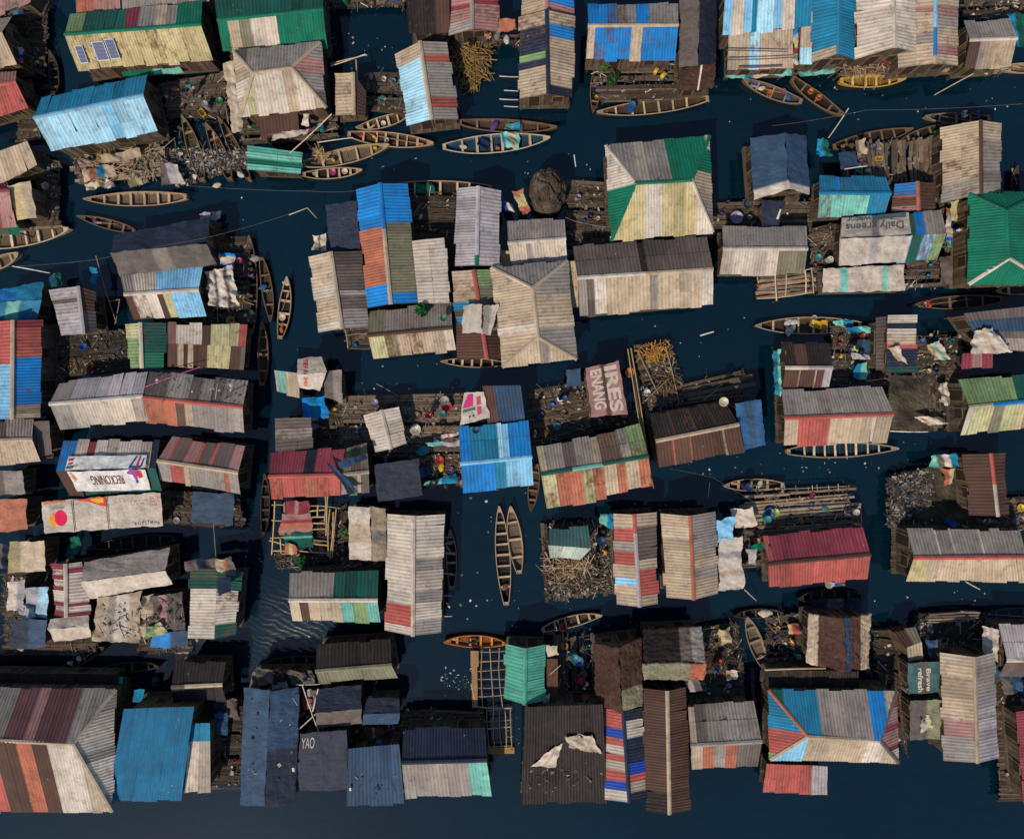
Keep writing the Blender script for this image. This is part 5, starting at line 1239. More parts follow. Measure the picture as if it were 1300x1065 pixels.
cloth('dark tarpaulin sheet over the lower covered canoe', '1030,760 1090,758 1026,776 1094,780', .75, 'n1d1n1', 'tarpaulin', 'tarpaulin', amp=.3, mat=M_TARP)

# ------------------------------------------------------------ decks, rafts and what lies on them
D = {}
def DK(key, label, pts, n=0, phrase=None, cl=0, **kw):
    D[key] = deck(label, pts, **kw)
    if n: scatter(D[key], n, phrase)
    if cl: debris('small scraps and splinters scattered on the ' + phrase.replace('on the ', ''), pts, cl, z=kw.get('z', 0.55)+.03, smax=.1, h=.03)
DK('porch', 'scrap plank porch with torn sheets below the bright blue roof', '92,198 206,180 101,234 213,222', 7, 'on the scrap plank porch', 220, jag=.5, tone=1.35)
DK('landing', 'dark plank landing between blue roof and tan hip', '205,105 285,92 214,150 290,150', 9, 'on the dark landing left of the tan hip', 120, tone=.55)
DK('jerry', 'long plank deck with jerrycans below the blue and tan roof', '750,80 862,80 764,130 864,126', 5, 'on the jerrycan deck', 130, tone=.62)
DK('awning', 'dark plank deck below the tan hipped house', '300,150 425,146 310,184 430,176', 7, 'on the deck under the brown awning', 60, tone=.6)
DK('redtarp', 'plank deck below the mauve brown house', '570,46 660,44 575,58 660,60', 6, 'on the deck under the mauve roof', 50, tone=.6)
DK('upper', 'dark landing right of the small tan and brown shack', '462,92 506,92 462,140 516,146', 8, 'on the landing by the small brown shack', 60, tone=.5)
DK('ropes', 'plank edge below the tan roof with rope lines', '922,90 1010,88 924,97 1012,96', 0, None, tone=.8)
DK('ramp', 'sunlit brown plank ramp below the teal blue roof', '1008,84 1074,74 1014,92 1080,84', 0, None, tone=1.3)
DK('poles', 'stack of loose boards below the pale cream gable', '1076,84 1142,66 1060,98 1146,92', 4, 'on the board stack under the cream gable', 60, tone=1.0, jag=.7)
DK('sandy', 'pale plank walkway below the small grey and tan house', '1142,88 1225,86 1150,96 1222,95', 0, None, tone=1.2)
DK('sandy2', 'pale plank landing under the small grey and tan house', '1206,86 1284,86 1206,95 1268,94', 3, 'on the pale landing at the top right', 20, tone=1.5)
DK('logs', 'log landing of upright poles above the turquoise roof', '1068,182 1195,178 1075,232 1195,232', 7, 'on the log landing above the turquoise roof', 90, style='log', along=1, tone=.85, w=.3)
DK('tarpend', 'dark plank deck below the blue grey tarpaulin house', '898,254 1030,252 905,290 1030,290', 7, 'on the deck below the blue grey tarpaulin', 70, tone=.6)
DK('daily', 'dark plank deck left of the Daily greens tarpaulin', '1030,290 1066,282 1030,366 1044,368', 7, 'beside the Daily greens tarpaulin', 80, tone=.5)
DK('ladder', 'pale log raft below the olive brown roof sheet', '962,352 1031,345 962,379 1031,373', 0, None, style='log', tone=1.25, z=.35, w=.3)
DK('market', 'cluttered deck between the striped roofs and the green hip', '1196,225 1232,225 1200,330 1232,330', 9, 'on the deck beside the green hipped house', 80, tone=.6)
DK('below', 'plank deck below the blue and green striped house', '1150,330 1232,330 1150,366 1232,362', 7, 'on the deck below the striped house', 80, tone=.6)
DK('net', 'dark brown plank deck beside the thatched hut', '718,228 770,232 722,312 774,310', 8, 'on the deck between thatched hut and green hip', 110, tone=.5)
DK('behind', 'dark boarded yard right of the tall blue roof', '520,244 579,244 528,334 576,338', 5, 'in the boarded yard behind the lavender roof', 60, tone=.32)
DK('pen', 'small railed landing below the tan and grey house', '438,418 470,418 442,442 472,442', 2, 'on the railed landing under the tan house', 20, tone=.4)
DK('white', 'long plank deck around the black seamed white shelter', '432,502 586,500 430,578 586,580', 15, 'on the long central plank deck', 260, tone=.85, w=.2)
DK('blue', 'mixed deck with cooking things beside the square blue roof', '520,578 586,578 536,618 588,618', 12, 'on the deck left of the square blue roof', 160, tone=.45)
DK('left', 'dark deck between grey plank roof and white lettered roof', '396,505 434,512 397,568 434,566', 7, 'on the dark deck by the grey plank roof', 60, tone=.4)
DK('tank', 'plank deck with drums right of the slate sheet shack', '668,496 742,484 676,566 752,548', 11, 'on the drum deck above the patchwork roofs', 150, tone=.55)
DK('paint', 'dark boards below the painted letter shelter', '748,528 808,520 752,546 812,536', 3, 'on the boards under the painted letters', 40, tone=.4)
DK('raft', 'dark raft piled with yellow rope beside the tall bamboo', '806,438 850,434 820,526 868,512', 6, 'on the raft with yellow rope', 220, tone=.5, missing=.1)
DK('logr', 'bundle of floating logs above the rusty brown house', '863,488 944,468 864,514 950,504', 4, 'on the floating logs', 80, style='log', tone=.75, w=.45, z=.4, jag=.9)
DK('long', 'broad log raft above the maroon roof', '950,628 1078,617 956,676 1084,668', 13, 'on the broad log raft', 240, style='log', tone=1.3, w=.27, jag=.8)
DK('sand', 'small landing left of the maroon roof', '934,672 972,672 944,720 976,720', 4, 'on the landing left of the maroon roof', 30, tone=.5)
DK('fire', 'firewood deck around the dull teal shack', '686,664 782,662 692,762 778,752', 6, 'on the firewood deck', 420, tone=.55, along=1)
DK('people', 'plank deck beside the brown thatched house', '706,808 760,806 708,894 762,892', 9, 'on the plank deck by the thatched house', 110, tone=.7, along=1)
DK('smoke', 'smoky deck right of the dark thatched house', '888,796 936,790 888,886 944,890', 9, 'on the smoky deck', 330, tone=.4)
DK('dark', 'dark lattice deck left of the straw edged hut', '974,784 1026,776 970,848 1030,848', 10, 'on the dark lattice deck', 160, tone=.4)
DK('mud1', 'mossy mud platform right of the red banded house', '1126,476 1178,474 1130,546 1186,546', 0, None, style='mud', z=.45)
DK('mudb', 'plank walkway beside the mossy mud platform', '1178,470 1196,470 1180,545 1200,540', 2, 'on the walkway beside the mud platform', 30, along=1, tone=.6)
DK('mudc', 'slatted landing left of the olive and yellow house', '1200,480 1222,478 1204,546 1232,546', 2, 'on the slatted landing by the olive roof', 20, tone=.75)
DK('shop', 'cluttered dark deck left of the flat striped roof', '1056,414 1126,416 1056,486 1126,488', 14, 'on the dark deck beside the striped roof', 200, tone=.45)
DK('shop2', 'cluttered deck between striped roof and cream cloth', '1162,426 1222,424 1160,480 1222,478', 10, 'on the deck left of the pink stall', 160, tone=.5)
DK('heap', 'mud platform carrying the rubbish heap', '1130,600 1226,592 1130,664 1236,662', 0, None, style='mud', z=.35)
DK('heapb', 'dark walkway above the sand coloured house', '1130,660 1296,658 1136,676 1296,676', 9, 'on the walkway above the sand coloured house', 120, tone=.5)
DK('side', 'cluttered landing right of the dark brown house', '1270,632 1310,630 1274,672 1310,672', 5, 'on the landing at the right edge', 70, tone=.45)
DK('black', 'black muddy deck with a pale log edge at the lower right', '1164,780 1246,776 1160,828 1250,826', 4, 'on the black muddy deck', 160, style='mud', col=(0.035, 0.03, 0.028), z=.5)
DK('gap', 'dark deck between the box shack and the hipped house', '1108,800 1152,800 1120,900 1152,960', 6, 'on the dark deck by the green canvas', 100, tone=.35)
DK('edge', 'cluttered deck right of the tall tan house', '1262,846 1330,846 1266,910 1330,900', 8, 'on the deck right of the tall tan house', 120, tone=.4)
DK('edge2', 'brown plank landing in the bottom right corner', '1264,900 1292,900 1270,1015 1304,1015', 3, 'on the bottom right landing', 40, tone=.55)
DK('brown', 'brown landing below the faintly striped brown roof', '205,622 305,628 206,664 310,672', 4, 'on the landing under the striped brown roof', 90, tone=.45)
DK('yard', 'wide black boarded yard above the long white roof', '88,424 165,418 84,478 168,470', 5, 'in the wide boarded yard on the left', 120, tone=.3)
DK('yard2', 'narrow dark deck right of the red and blue roof', '54,424 90,424 52,530 80,486', 6, 'on the narrow deck by the red and blue roof', 90, tone=.4)
DK('net2', 'dark deck around the checked tarpaulin', '258,300 316,300 262,402 318,402', 8, 'on the deck around the checked tarpaulin', 140, tone=.4)
DK('bam', 'dark underdeck of the bamboo drying frame', '350,700 440,640 352,722 440,722', 8, 'under the bamboo drying frame', 160, tone=.35, z=.4)
DK('plast', 'dark deck below the dirty white plastic house', '434,706 492,706 436,726 492,728', 7, 'on the deck under the dirty white house', 80, tone=.4)
DK('lowl', 'dark deck around the lower left plastic shelters', '2,728 118,716 6,830 122,828', 8, 'on the deck among the plastic shelters', 200, tone=.4)
DK('lowm', 'dark deck between tan plastic and green roof', '180,752 242,744 176,830 244,826', 6, 'on the deck by the ragged tan plastic', 140, tone=.35)
DK('behind2', 'dark landing behind the patchwork house', '210,396 325,400 212,412 325,410', 4, 'on the landing behind the patchwork house', 60, tone=.4)
DK('bot1', 'dark deck between the navy tarpaulin houses', '380,866 402,866 380,932 402,932', 4, 'between the navy tarpaulin houses', 60, tone=.3)
DK('bot2', 'dark deck below the small navy shelter', '440,918 510,918 440,946 510,946', 6, 'on the deck below the small navy shelter', 80, tone=.35)
DK('bot3', 'brown strip of old thatch and boards above the navy house', '512,900 612,902 510,926 614,926', 3, 'on the board strip above the navy house', 120, style='log', tone=.55)
DK('bot4', 'dark deck right of the bright blue shack', '250,886 310,884 268,1000 306,1000', 5, 'on the deck right of the bright blue shack', 80, tone=.28)
DK('topl', 'dark deck at the top left between tan houses', '18,20 62,10 24,84 56,96', 4, 'on the top left deck', 60, tone=.4)
DK('topl2', 'brown deck right of the maroon and salmon house', '24,96 46,120 22,180 52,176', 3, 'on the deck by the salmon roof', 40, tone=.5)
DK('lefte', 'jumbled landing right of the plywood roofed shack', '44,196 76,206 46,282 74,282', 8, 'on the landing by the plywood roof', 110, tone=.5)
DK('tip', 'dark landing above the cut canoe at the left edge', '-10,286 76,280 -10,296 80,290', 0, None, tone=.8)
DK('topg', 'dark landing beside the big green roof', '418,0 512,-6 420,12 514,8', 6, 'on the landing at the top edge', 80, tone=.5)
DK('topr', 'dark landing at the top right corner', '1220,-6 1310,-6 1228,26 1310,20', 7, 'on the top right landing', 100, tone=.4)

# things one can point at on those decks
item('jerrycan', 832, 92, 'yellow', 'left of the two on the long deck', .62, 1.2); item('jerrycan', 841, 98, 'yellow', 'right of the two on the long deck', .62, 1.3)
item('drum', 716, 492, 'black', 'left of the two on the drum deck', .6, 1.0); item('drum', 727, 494, 'black', 'right of the two on the drum deck', .6, 1.0)
item('basin', 528, 545, 'white', 'large one on the long plank deck', .62, 1.25); item('drum', 566, 508, 'grey', 'behind the red basin on the long deck', .6, 1.2); item('basin', 567, 516, 'red', 'on the long plank deck by the poster shack', .75, 1.3)
item('drum', 1082, 652 - 4, 'white', 'at the right end of the log raft', .6, .8); item('basin', 958 + 18, 651, 'blue', 'largest on the broad log raft', .72, 1.3); item('basin', 983, 650, 'lime', 'beside the large blue basin on the raft', .72, 1.0)
item('drum', 728, 829, 'teal', 'on the plank deck by the thatched house, taller one', .6, 1.2); item('basin', 734, 838, 'blue', 'large one near the drum on the plank deck', .65, 1.2); item('basin', 736, 860, 'red', 'near the seated people on the plank deck', .65, 1.25)
item('basin', 918, 510, 'cream', 'on the rusty brown roof', 3.1, 1.05); item('basin', 799, 473, 'orange', 'large one beside the painted letter shelter', .8, 1.1)
item('basin', 604, 546, 'navy', 'lying on the square blue roof', 2.95, .8)  # basin shape added where the roof has a dark round hole
item('basin', 934, 277, 'lilac', 'large one on the deck below the blue grey tarpaulin', .65, 1.5)
item('drum', 762, 683, 'navy', 'on the right of the firewood deck', .6, 1.2); item('jerrycan', 768, 700, 'yellow', 'on the right of the firewood deck', .6, 1.0)
item('basin', 563, 404, 'green', 'small one on the grey and cream roof', 3.0, .8)
item('sack', 538, 572, 'turquoise', 'big square one on the deck left of the square blue roof', .7, 1.5)
item('basin', 538, 599, 'blue', 'big one on the deck left of the square blue roof', .7, 1.2)
item('basin', 736, 398, 'blue', 'floating beside the large tan hipped house', .02, 1.6)

# cloths, nets and tarpaulins
C_ = [
 ('orange tarpaulin awning between mauve roof and striped house', '633,25 653,24 634,41 655,38', 2.2, 'o', 'tarpaulin', .1),
 ('white ragged sheet edging the brown awning', '346,168 393,164 345,178 390,172', 1.75, 'w', 'cloth', .2),
 ('long tan sheet hung left of the tan hipped house', '284,82 298,78 296,171 308,166', 2.0, 't1w1t1', 'cloth', .25),
 ('white and green laundry bag by the tan hipped house', '384,142 393,144 384,160 392,160', 1.6, 'w', 'cloth', .25),
 ('dark teal patterned cloth with green spots at the right edge', '1279,18 1312,18 1290,60 1312,60', 2.0, 'c1G1e.6c1', 'cloth', .15),
 ('turquoise net strip below the tan roof with rope lines', '922,92 1006,88 920,100 1004,97', .9, 'a2c1t1w1a2', 'fishing_net', .2),
 ('turquoise net heap beside the grey rimmed canoe', '1008,93 1060,87 1014,99 1058,94', .7, 'a', 'fishing_net', .25),
 ('slim washing line of bright clothes beside the tan roof', '1007,30 1013,28 1006,84 1013,84', 2.3, '|q1b1w1Y1m1x1w1', 'laundry', .2),
 ('orange cloth hung left of the thatched hut', '650,243 663,240 663,274 674,270', 1.9, '|o1Y3o2', 'cloth', .25),
 ('blue and white clothes beside the orange cloth', '638,255 650,260 640,266 658,270', 1.5, 'q1w1n1', 'laundry', .25),
 ('white torn plastic on the small landing above the tan house', '395,300 415,296 398,318 414,318', 1.3, 'w1u.4w1', 'cloth', .35),
 ('yellow sheet between lavender roof and patchwork house', '634,318 648,318 634,336 646,338', 1.4, 'Y', 'cloth', .1),
 ('dirty white metal sheet over the red ridge tin', '588,388 611,387 588,423 612,423', 3.35, 'w', 'loose_sheet', .02),
 ('grime spotted pale sheet right of the red ridge tin', '613,387 633,388 614,423 624,424', 3.15, 'g1w1', 'loose_sheet', .06),
 ('checked white tarpaulin torn over dark frames', '262,345 294,338 266,390 304,390', 1.9, 'w1d.3w1.4d.3w1', 'tarpaulin', .45),
 ('blue and cream folded sacking beside the checked tarpaulin', '277,321 298,323 281,338 298,339', 1.4, '|b1w1t1b.6', 'cloth', .2),
 ('navy sail cloth slung over the brown roof', '430,586 464,575 433,594 466,584', 3.3, 'N1n1', 'sail_cloth', .15),
 ('dark twisted sail cloth hanging down the brown roof', '414,586 424,592 444,628 456,622', 3.3, 'n1N1', 'sail_cloth', .15),
 ('bright blue tarpaulin on the deck left of the white shelter', '384,505 413,504 384,530 416,531', 1.3, 'b1c1b1', 'tarpaulin', .2),
 ('turquoise net hung beside the dark brown sheet house', '980,446 992,444 984,500 994,503', 1.4, 'c1a1', 'fishing_net', .35),
 ('magenta cloth on the bamboo drying frame', '363,636 392,636 361,653 391,652', .95, 'm1p.4m1', 'cloth', .1),
 ('purple and orange patterned mat on the drying frame', '357,652 394,652 353,680 396,676', .9, '|p1m.6o1p.6o.6', 'mat', .08),
 ('green and red checked mat on the drying frame', '361,676 397,674 360,696 398,695', .9, '|G1m.3a.4G1m.3G1', 'mat', .08),
 ('orange cloth at the foot of the drying frame', '362,690 377,691 361,703 377,703', 1.0, 'o1Y1o1', 'cloth', .15),
 ('lime cloth between the dark net and the blue plastic', '186,796 205,788 184,810 212,804', 2.0, 'x1y1', 'cloth', .3),
 ('dark clothes heaped on the green roof end', '236,712 276,708 238,724 278,722', 2.9, 'd1n1d1', 'cloth', .35),
 ('tan rags on the right of the green roof end', '275,708 296,706 277,728 298,730', 2.9, 't1o.6d1', 'cloth', .35),
 ('small navy rag on the white slab sheets', '276,733 292,732 277,756 294,750', 3.25, 'n', 'cloth', .2),
 ('light blue tarpaulin beside the plain straw coloured house', '909,660 934,655 911,690 930,688', 2.2, 'l', 'tarpaulin', .15),
 ('white plastic sheet with grey stains beside the straw house', '913,684 941,681 913,750 945,748', 2.3, '|w1s.4w1t.4w1', 'tarpaulin', .12),
 ('white stepped cloth over the landing left of the log raft', '926,646 956,645 932,668 962,670', 1.6, 'w', 'cloth', .15),
 ('bright green cloth beside the maroon roof', '952,694 972,686 956,698 972,697', 1.7, 'e', 'cloth', .2),
 ('grey plastic hood left of the maroon roof', '948,698 961,694 950,716 960,718', 1.6, 's', 'cloth', .2),
 ('turquoise tarpaulin end behind the banded straw house', '762,652 778,652 760,664 778,672', 1.5, 'a1c1', 'tarpaulin', .4),
 ('large cream cloth draped over the slate roof', '1236,420 1258,416 1232,450 1284,448', 2.9, 'w1t.6w1', 'cloth', .35),
 ('white rags spread on the striped flat roof', '1126,442 1140,438 1140,458 1152,462', 2.55, 't1w1', 'cloth', .25),
 ('white and yellow plastic on the deck left of the pink stall', '1176,438 1192,432 1186,458 1208,458', 1.2, 'Y.7w1a.4w1', 'cloth', .3),
 ('lilac plastic heap on the deck beside the striped roof', '1078,448 1102,450 1082,456 1106,456', 1.0, 's', 'cloth', .3),
 ('navy plastic heap on the deck beside the striped roof', '1080,432 1118,432 1086,450 1122,452', .9, 'n1N1n1', 'cloth', .5),
 ('turquoise tray cloth hung on the deck beside the striped roof', '1088,462 1100,462 1084,480 1100,484', 1.1, 'c1a1', 'cloth', .12),
 ('long teal boat cover behind the wide canoe', '1076,416 1100,414 1074,422 1122,424', 1.0, 'c1a1', 'tarpaulin', .2),
 ('pale twisted sheet hanging over the slatted landing', '1188,486 1202,486 1198,514 1206,512', 1.2, 'w1d.4w1', 'cloth', .35),
 ('large white sheet over the water edge of the mud platform', '1162,530 1176,528 1178,540 1206,538', 1.1, 'w', 'cloth', .25),
 ('turquoise and ochre tub cover by the rubbish heap', '1178,578 1214,576 1180,594 1220,592', 1.4, 'a1v1w1c1', 'tarpaulin', .3),
 ('orange rack cloth left of the dark brown house', '1196,594 1212,594 1198,616 1210,614', 1.2, 'o1Y1', 'cloth', .25),
 ('white cloth trailing over the black sheet roof', '716,934 752,932 722,948 764,958', (3.1, 3.1, 2.95, 2.85), 'w1t.4w1', 'cloth', .22),
 ('second white cloth on the black sheet roof, lower left', '700,950 714,944 676,972 704,974', (2.95, 3.0, 2.75, 2.75), 'w1t.5w1', 'cloth', .2),
 ('pale cloth scraps at the corner of the maroon lean-to', '690,882 698,880 690,898 698,908', 2.2, 'w', 'cloth', .25),
 ('cream cloth on the maroon sheet lean-to', '694,820 709,820 694,834 708,833', 2.4, 'w1y1', 'cloth', .15),
 ('cream rags heaped in the grey topped box shelter', '1166,912 1178,906 1168,930 1182,924', 2.2, 'w1y.6', 'cloth', .4),
 ('cream tarpaulin with a dark oval on the right', '1248,794 1268,800 1246,824 1270,846', 1.9, 'w1s.6w1', 'tarpaulin', .25),
 ('teal plastic sheet right of the large hipped house', '150,862 162,858 148,900 158,892', 1.4, 'a1G1', 'tarpaulin', .2),
 ('turquoise towel on the deck above the bright blue shack', '169,876 184,873 168,892 181,892', 1.5, 'c', 'cloth', .08),
 ('turquoise net at the small landing left of the grey shack', '62,352 76,346 66,366 80,362', 1.1, 'a1G1', 'fishing_net', .35),
 ('turquoise bag beside the grey metal shack', '116,340 124,340 118,366 126,362', 1.2, 'c', 'cloth', .35),
 ('turquoise scarf of net on the deck below the square blue roof', '540,612 578,602 536,618 582,612', .9, 'a1c1', 'fishing_net', .25),
 ('long pale canvas strip on the deck beside the blue roof', '540,562 584,560 542,567 584,566', 1.3, 'a1s1', 'cloth', .15),
 ('white and purple laundry on a line by the blue roof', '560,553 584,546 561,557 586,550', 1.6, 'w1m.4w1t1', 'laundry', .2),
 ('teal net hung on poles above the turquoise roof', '1036,178 1048,177 1036,198 1058,200', 1.3, 'c1G1', 'fishing_net', .45),
 ('tan sacking hung above the turquoise roof', '1088,180 1098,176 1090,198 1102,196', 1.4, 't', 'cloth', .3),
 ('slate canvas square above the turquoise roof', '1064,194 1087,192 1068,216 1090,212', 1.3, 'N', 'tarpaulin', .12),
 ('yellow dried fish sheet beside the green hipped house', '1206,256 1230,256 1206,281 1230,281', 1.2, 'y1Y1y1', 'drying_sheet', .15),
 ('red, white and blue laundry beside the green hipped house', '1200,262 1206,264 1202,316 1210,316', 1.5, '|o1s1w1t1q.7a1', 'laundry', .25),
 ('dark canvas roll below the green hipped house', '1192,328 1208,326 1194,360 1208,360', 1.1, 'd', 'tarpaulin', .2),
 ('crumpled pale plastic below the scrap porch', '106,234 140,228 110,242 150,238', .6, 'w1Y.6w1', 'cloth', .35),
 ('blue and tan tarpaulin on the scrap porch', '104,216 142,210 106,232 146,224', 1.0, 't1o.7c.8t1', 'tarpaulin', .25),
 ('torn tan sheet along the scrap porch', '128,198 178,188 130,208 178,200', 1.2, 't1w.4t1', 'loose_sheet', .2),
 ('green mossy float beside the scrap porch', '160,226 184,220 166,238 190,232', .3, 'v1y.5v1', 'cloth', .25),
 ('grey and white box lid on the rubbish bank', '202,206 224,208 206,234 236,234', 1.0, 'd1s1w.7', 'loose_sheet', .15),
 ('white sacks beside the black tarpaulin house', '254,272 268,270 256,282 268,280', 1.6, 's', 'cloth', .3),
 ('pale sack floating at the tip of the black tarpaulin house', '269,269 282,268 269,280 282,278', .4, 's1w1', 'cloth', .3),
 ('shadowed blue sheet on the top left shack', '14,7 28,6 16,22 29,20', 1.9, 'c1N1', 'cloth', .08),
 ('lilac and white clothes hanging at the top left', '20,58 30,60 22,80 31,78', 1.8, '|s1w.5q1o.4', 'laundry', .3),
 ('green plastic roof sheet behind the bright blue house', '155,88 228,82 158,98 232,94', 1.5, 'e1a1', 'loose_sheet', .05),
 ('colourful clothes on the line below the maroon roof', '1048,738 1072,737 1049,746 1072,743', 1.2, 't1w1q1e1r1', 'laundry', .25),
 ('grey net sheet floating below the green roof', '224,812 262,810 222,838 248,836', .25, 'g1s1', 'fishing_net', .12),
 ('red and yellow clothes on the dark lattice deck', '998,792 1016,790 1000,804 1020,802', 1.0, 'Y1r1.6G.6', 'laundry', .25),
 ('ochre heap of dried palm on the smoky deck', '912,798 926,796 912,818 928,816', .9, 'Y1t1', 'palm_heap', .5),
 ('cream and ochre scraps at the foot of the smoky deck', '920,850 934,848 922,862 936,862', .9, 'Y1w1', 'palm_heap', .5),
 ('grey metal hood on the dark deck by the pale ridge roof', '868,862 886,858 874,878 892,878', 1.6, 's1d1', 'loose_sheet', .08),
]
C_ += [
 ('grey crumpled sheet between the navy tarpaulin houses', '384,876 400,874 386,900 402,898', 1.5, 'd1s.5d1', 'tarpaulin', .3),
 ('brown sacking below the small navy shelter', '462,922 486,922 464,938 488,938', 1.2, 'u1t.4u1', 'cloth', .3),
 ('black plastic across the gap right of the bright blue shack', '270,888 300,886 272,914 304,912', 1.4, 'n1d1', 'tarpaulin', .35),
 ('small slate tarpaulin right of the narrow cream slab shack', '271,905 290,904 272,932 289,932', 1.6, 'N1', 'tarpaulin', .15),
 ('pale torn plastic between tan plastic shack and dark net', '168,764 188,760 170,806 186,808', 1.9, 't1d.5t1', 'tarpaulin', .35),
 ('brown sacking hung over the end of the dark net shelter', '184,756 204,752 186,782 204,780', 2.0, 't1u1', 'cloth', .4),
 ('grey plastic flap between the white and lavender shelters', '24,768 44,768 26,792 46,790', 1.9, 's1N1', 'tarpaulin', .3),
 ('white plastic corner below the navy plastic shelter', '14,812 30,812 16,824 30,824', 1.7, 'w1s1', 'tarpaulin', .2),
 ('dark oily sheet left of the plywood topped shack', '-6,690 12,692 -6,724 12,722', 1.6, 'd1n1', 'tarpaulin', .3),
 ('dark green cloth beside the plywood topped shack', '88,684 104,678 90,704 102,704', 1.3, 'G1e.4G1', 'cloth', .25),
 ('wet grey canvas above the dark navy tarpaulin house', '324,846 388,852 326,868 392,868', 1.9, 'd1k1d1', 'tarpaulin', .35),
 ('bleached canvas strip at the edge of the brown thatched eave', '345,868 366,866 346,876 368,874', 2.0, 's1', 'cloth', .2),
 ('dark red cloth on the yard between the navy houses', '384,888 396,886 386,900 397,899', 1.6, 'm1', 'cloth', .2),
 ('tattered brown sheet on the deck right of the tall tan house', '1270,858 1296,856 1272,880 1298,876', 1.5, 'd1N1', 'tarpaulin', .3),
 ('faded blue sheet under the cream tarpaulin with an oval', '1266,842 1286,846 1262,860 1280,862', 1.8, 'N1', 'tarpaulin', .2),
 ('brown sacking below the dark green lettered canvas', '1156,880 1190,880 1158,890 1192,890', 1.5, 'u1v1', 'cloth', .25),
 ('grey crumpled canvas behind the box shack', '1176,812 1196,812 1178,838 1196,838', 1.6, 'N1d1', 'tarpaulin', .4),
]
CATN = dict(cloth='cloth', tarpaulin='tarpaulin', fishing_net='net', laundry='laundry', loose_sheet='metal sheet', sail_cloth='sail cloth', mat='mat', drying_sheet='sheet', palm_heap='palm leaves')
for lab, pts, z, col, nm, amp in C_:
    cloth(lab, pts, z, col, nm, CATN[nm], amp=amp, mat=M_TIN if nm == 'loose_sheet' else (M_THATCH if nm == 'palm_heap' else M_CLOTH))

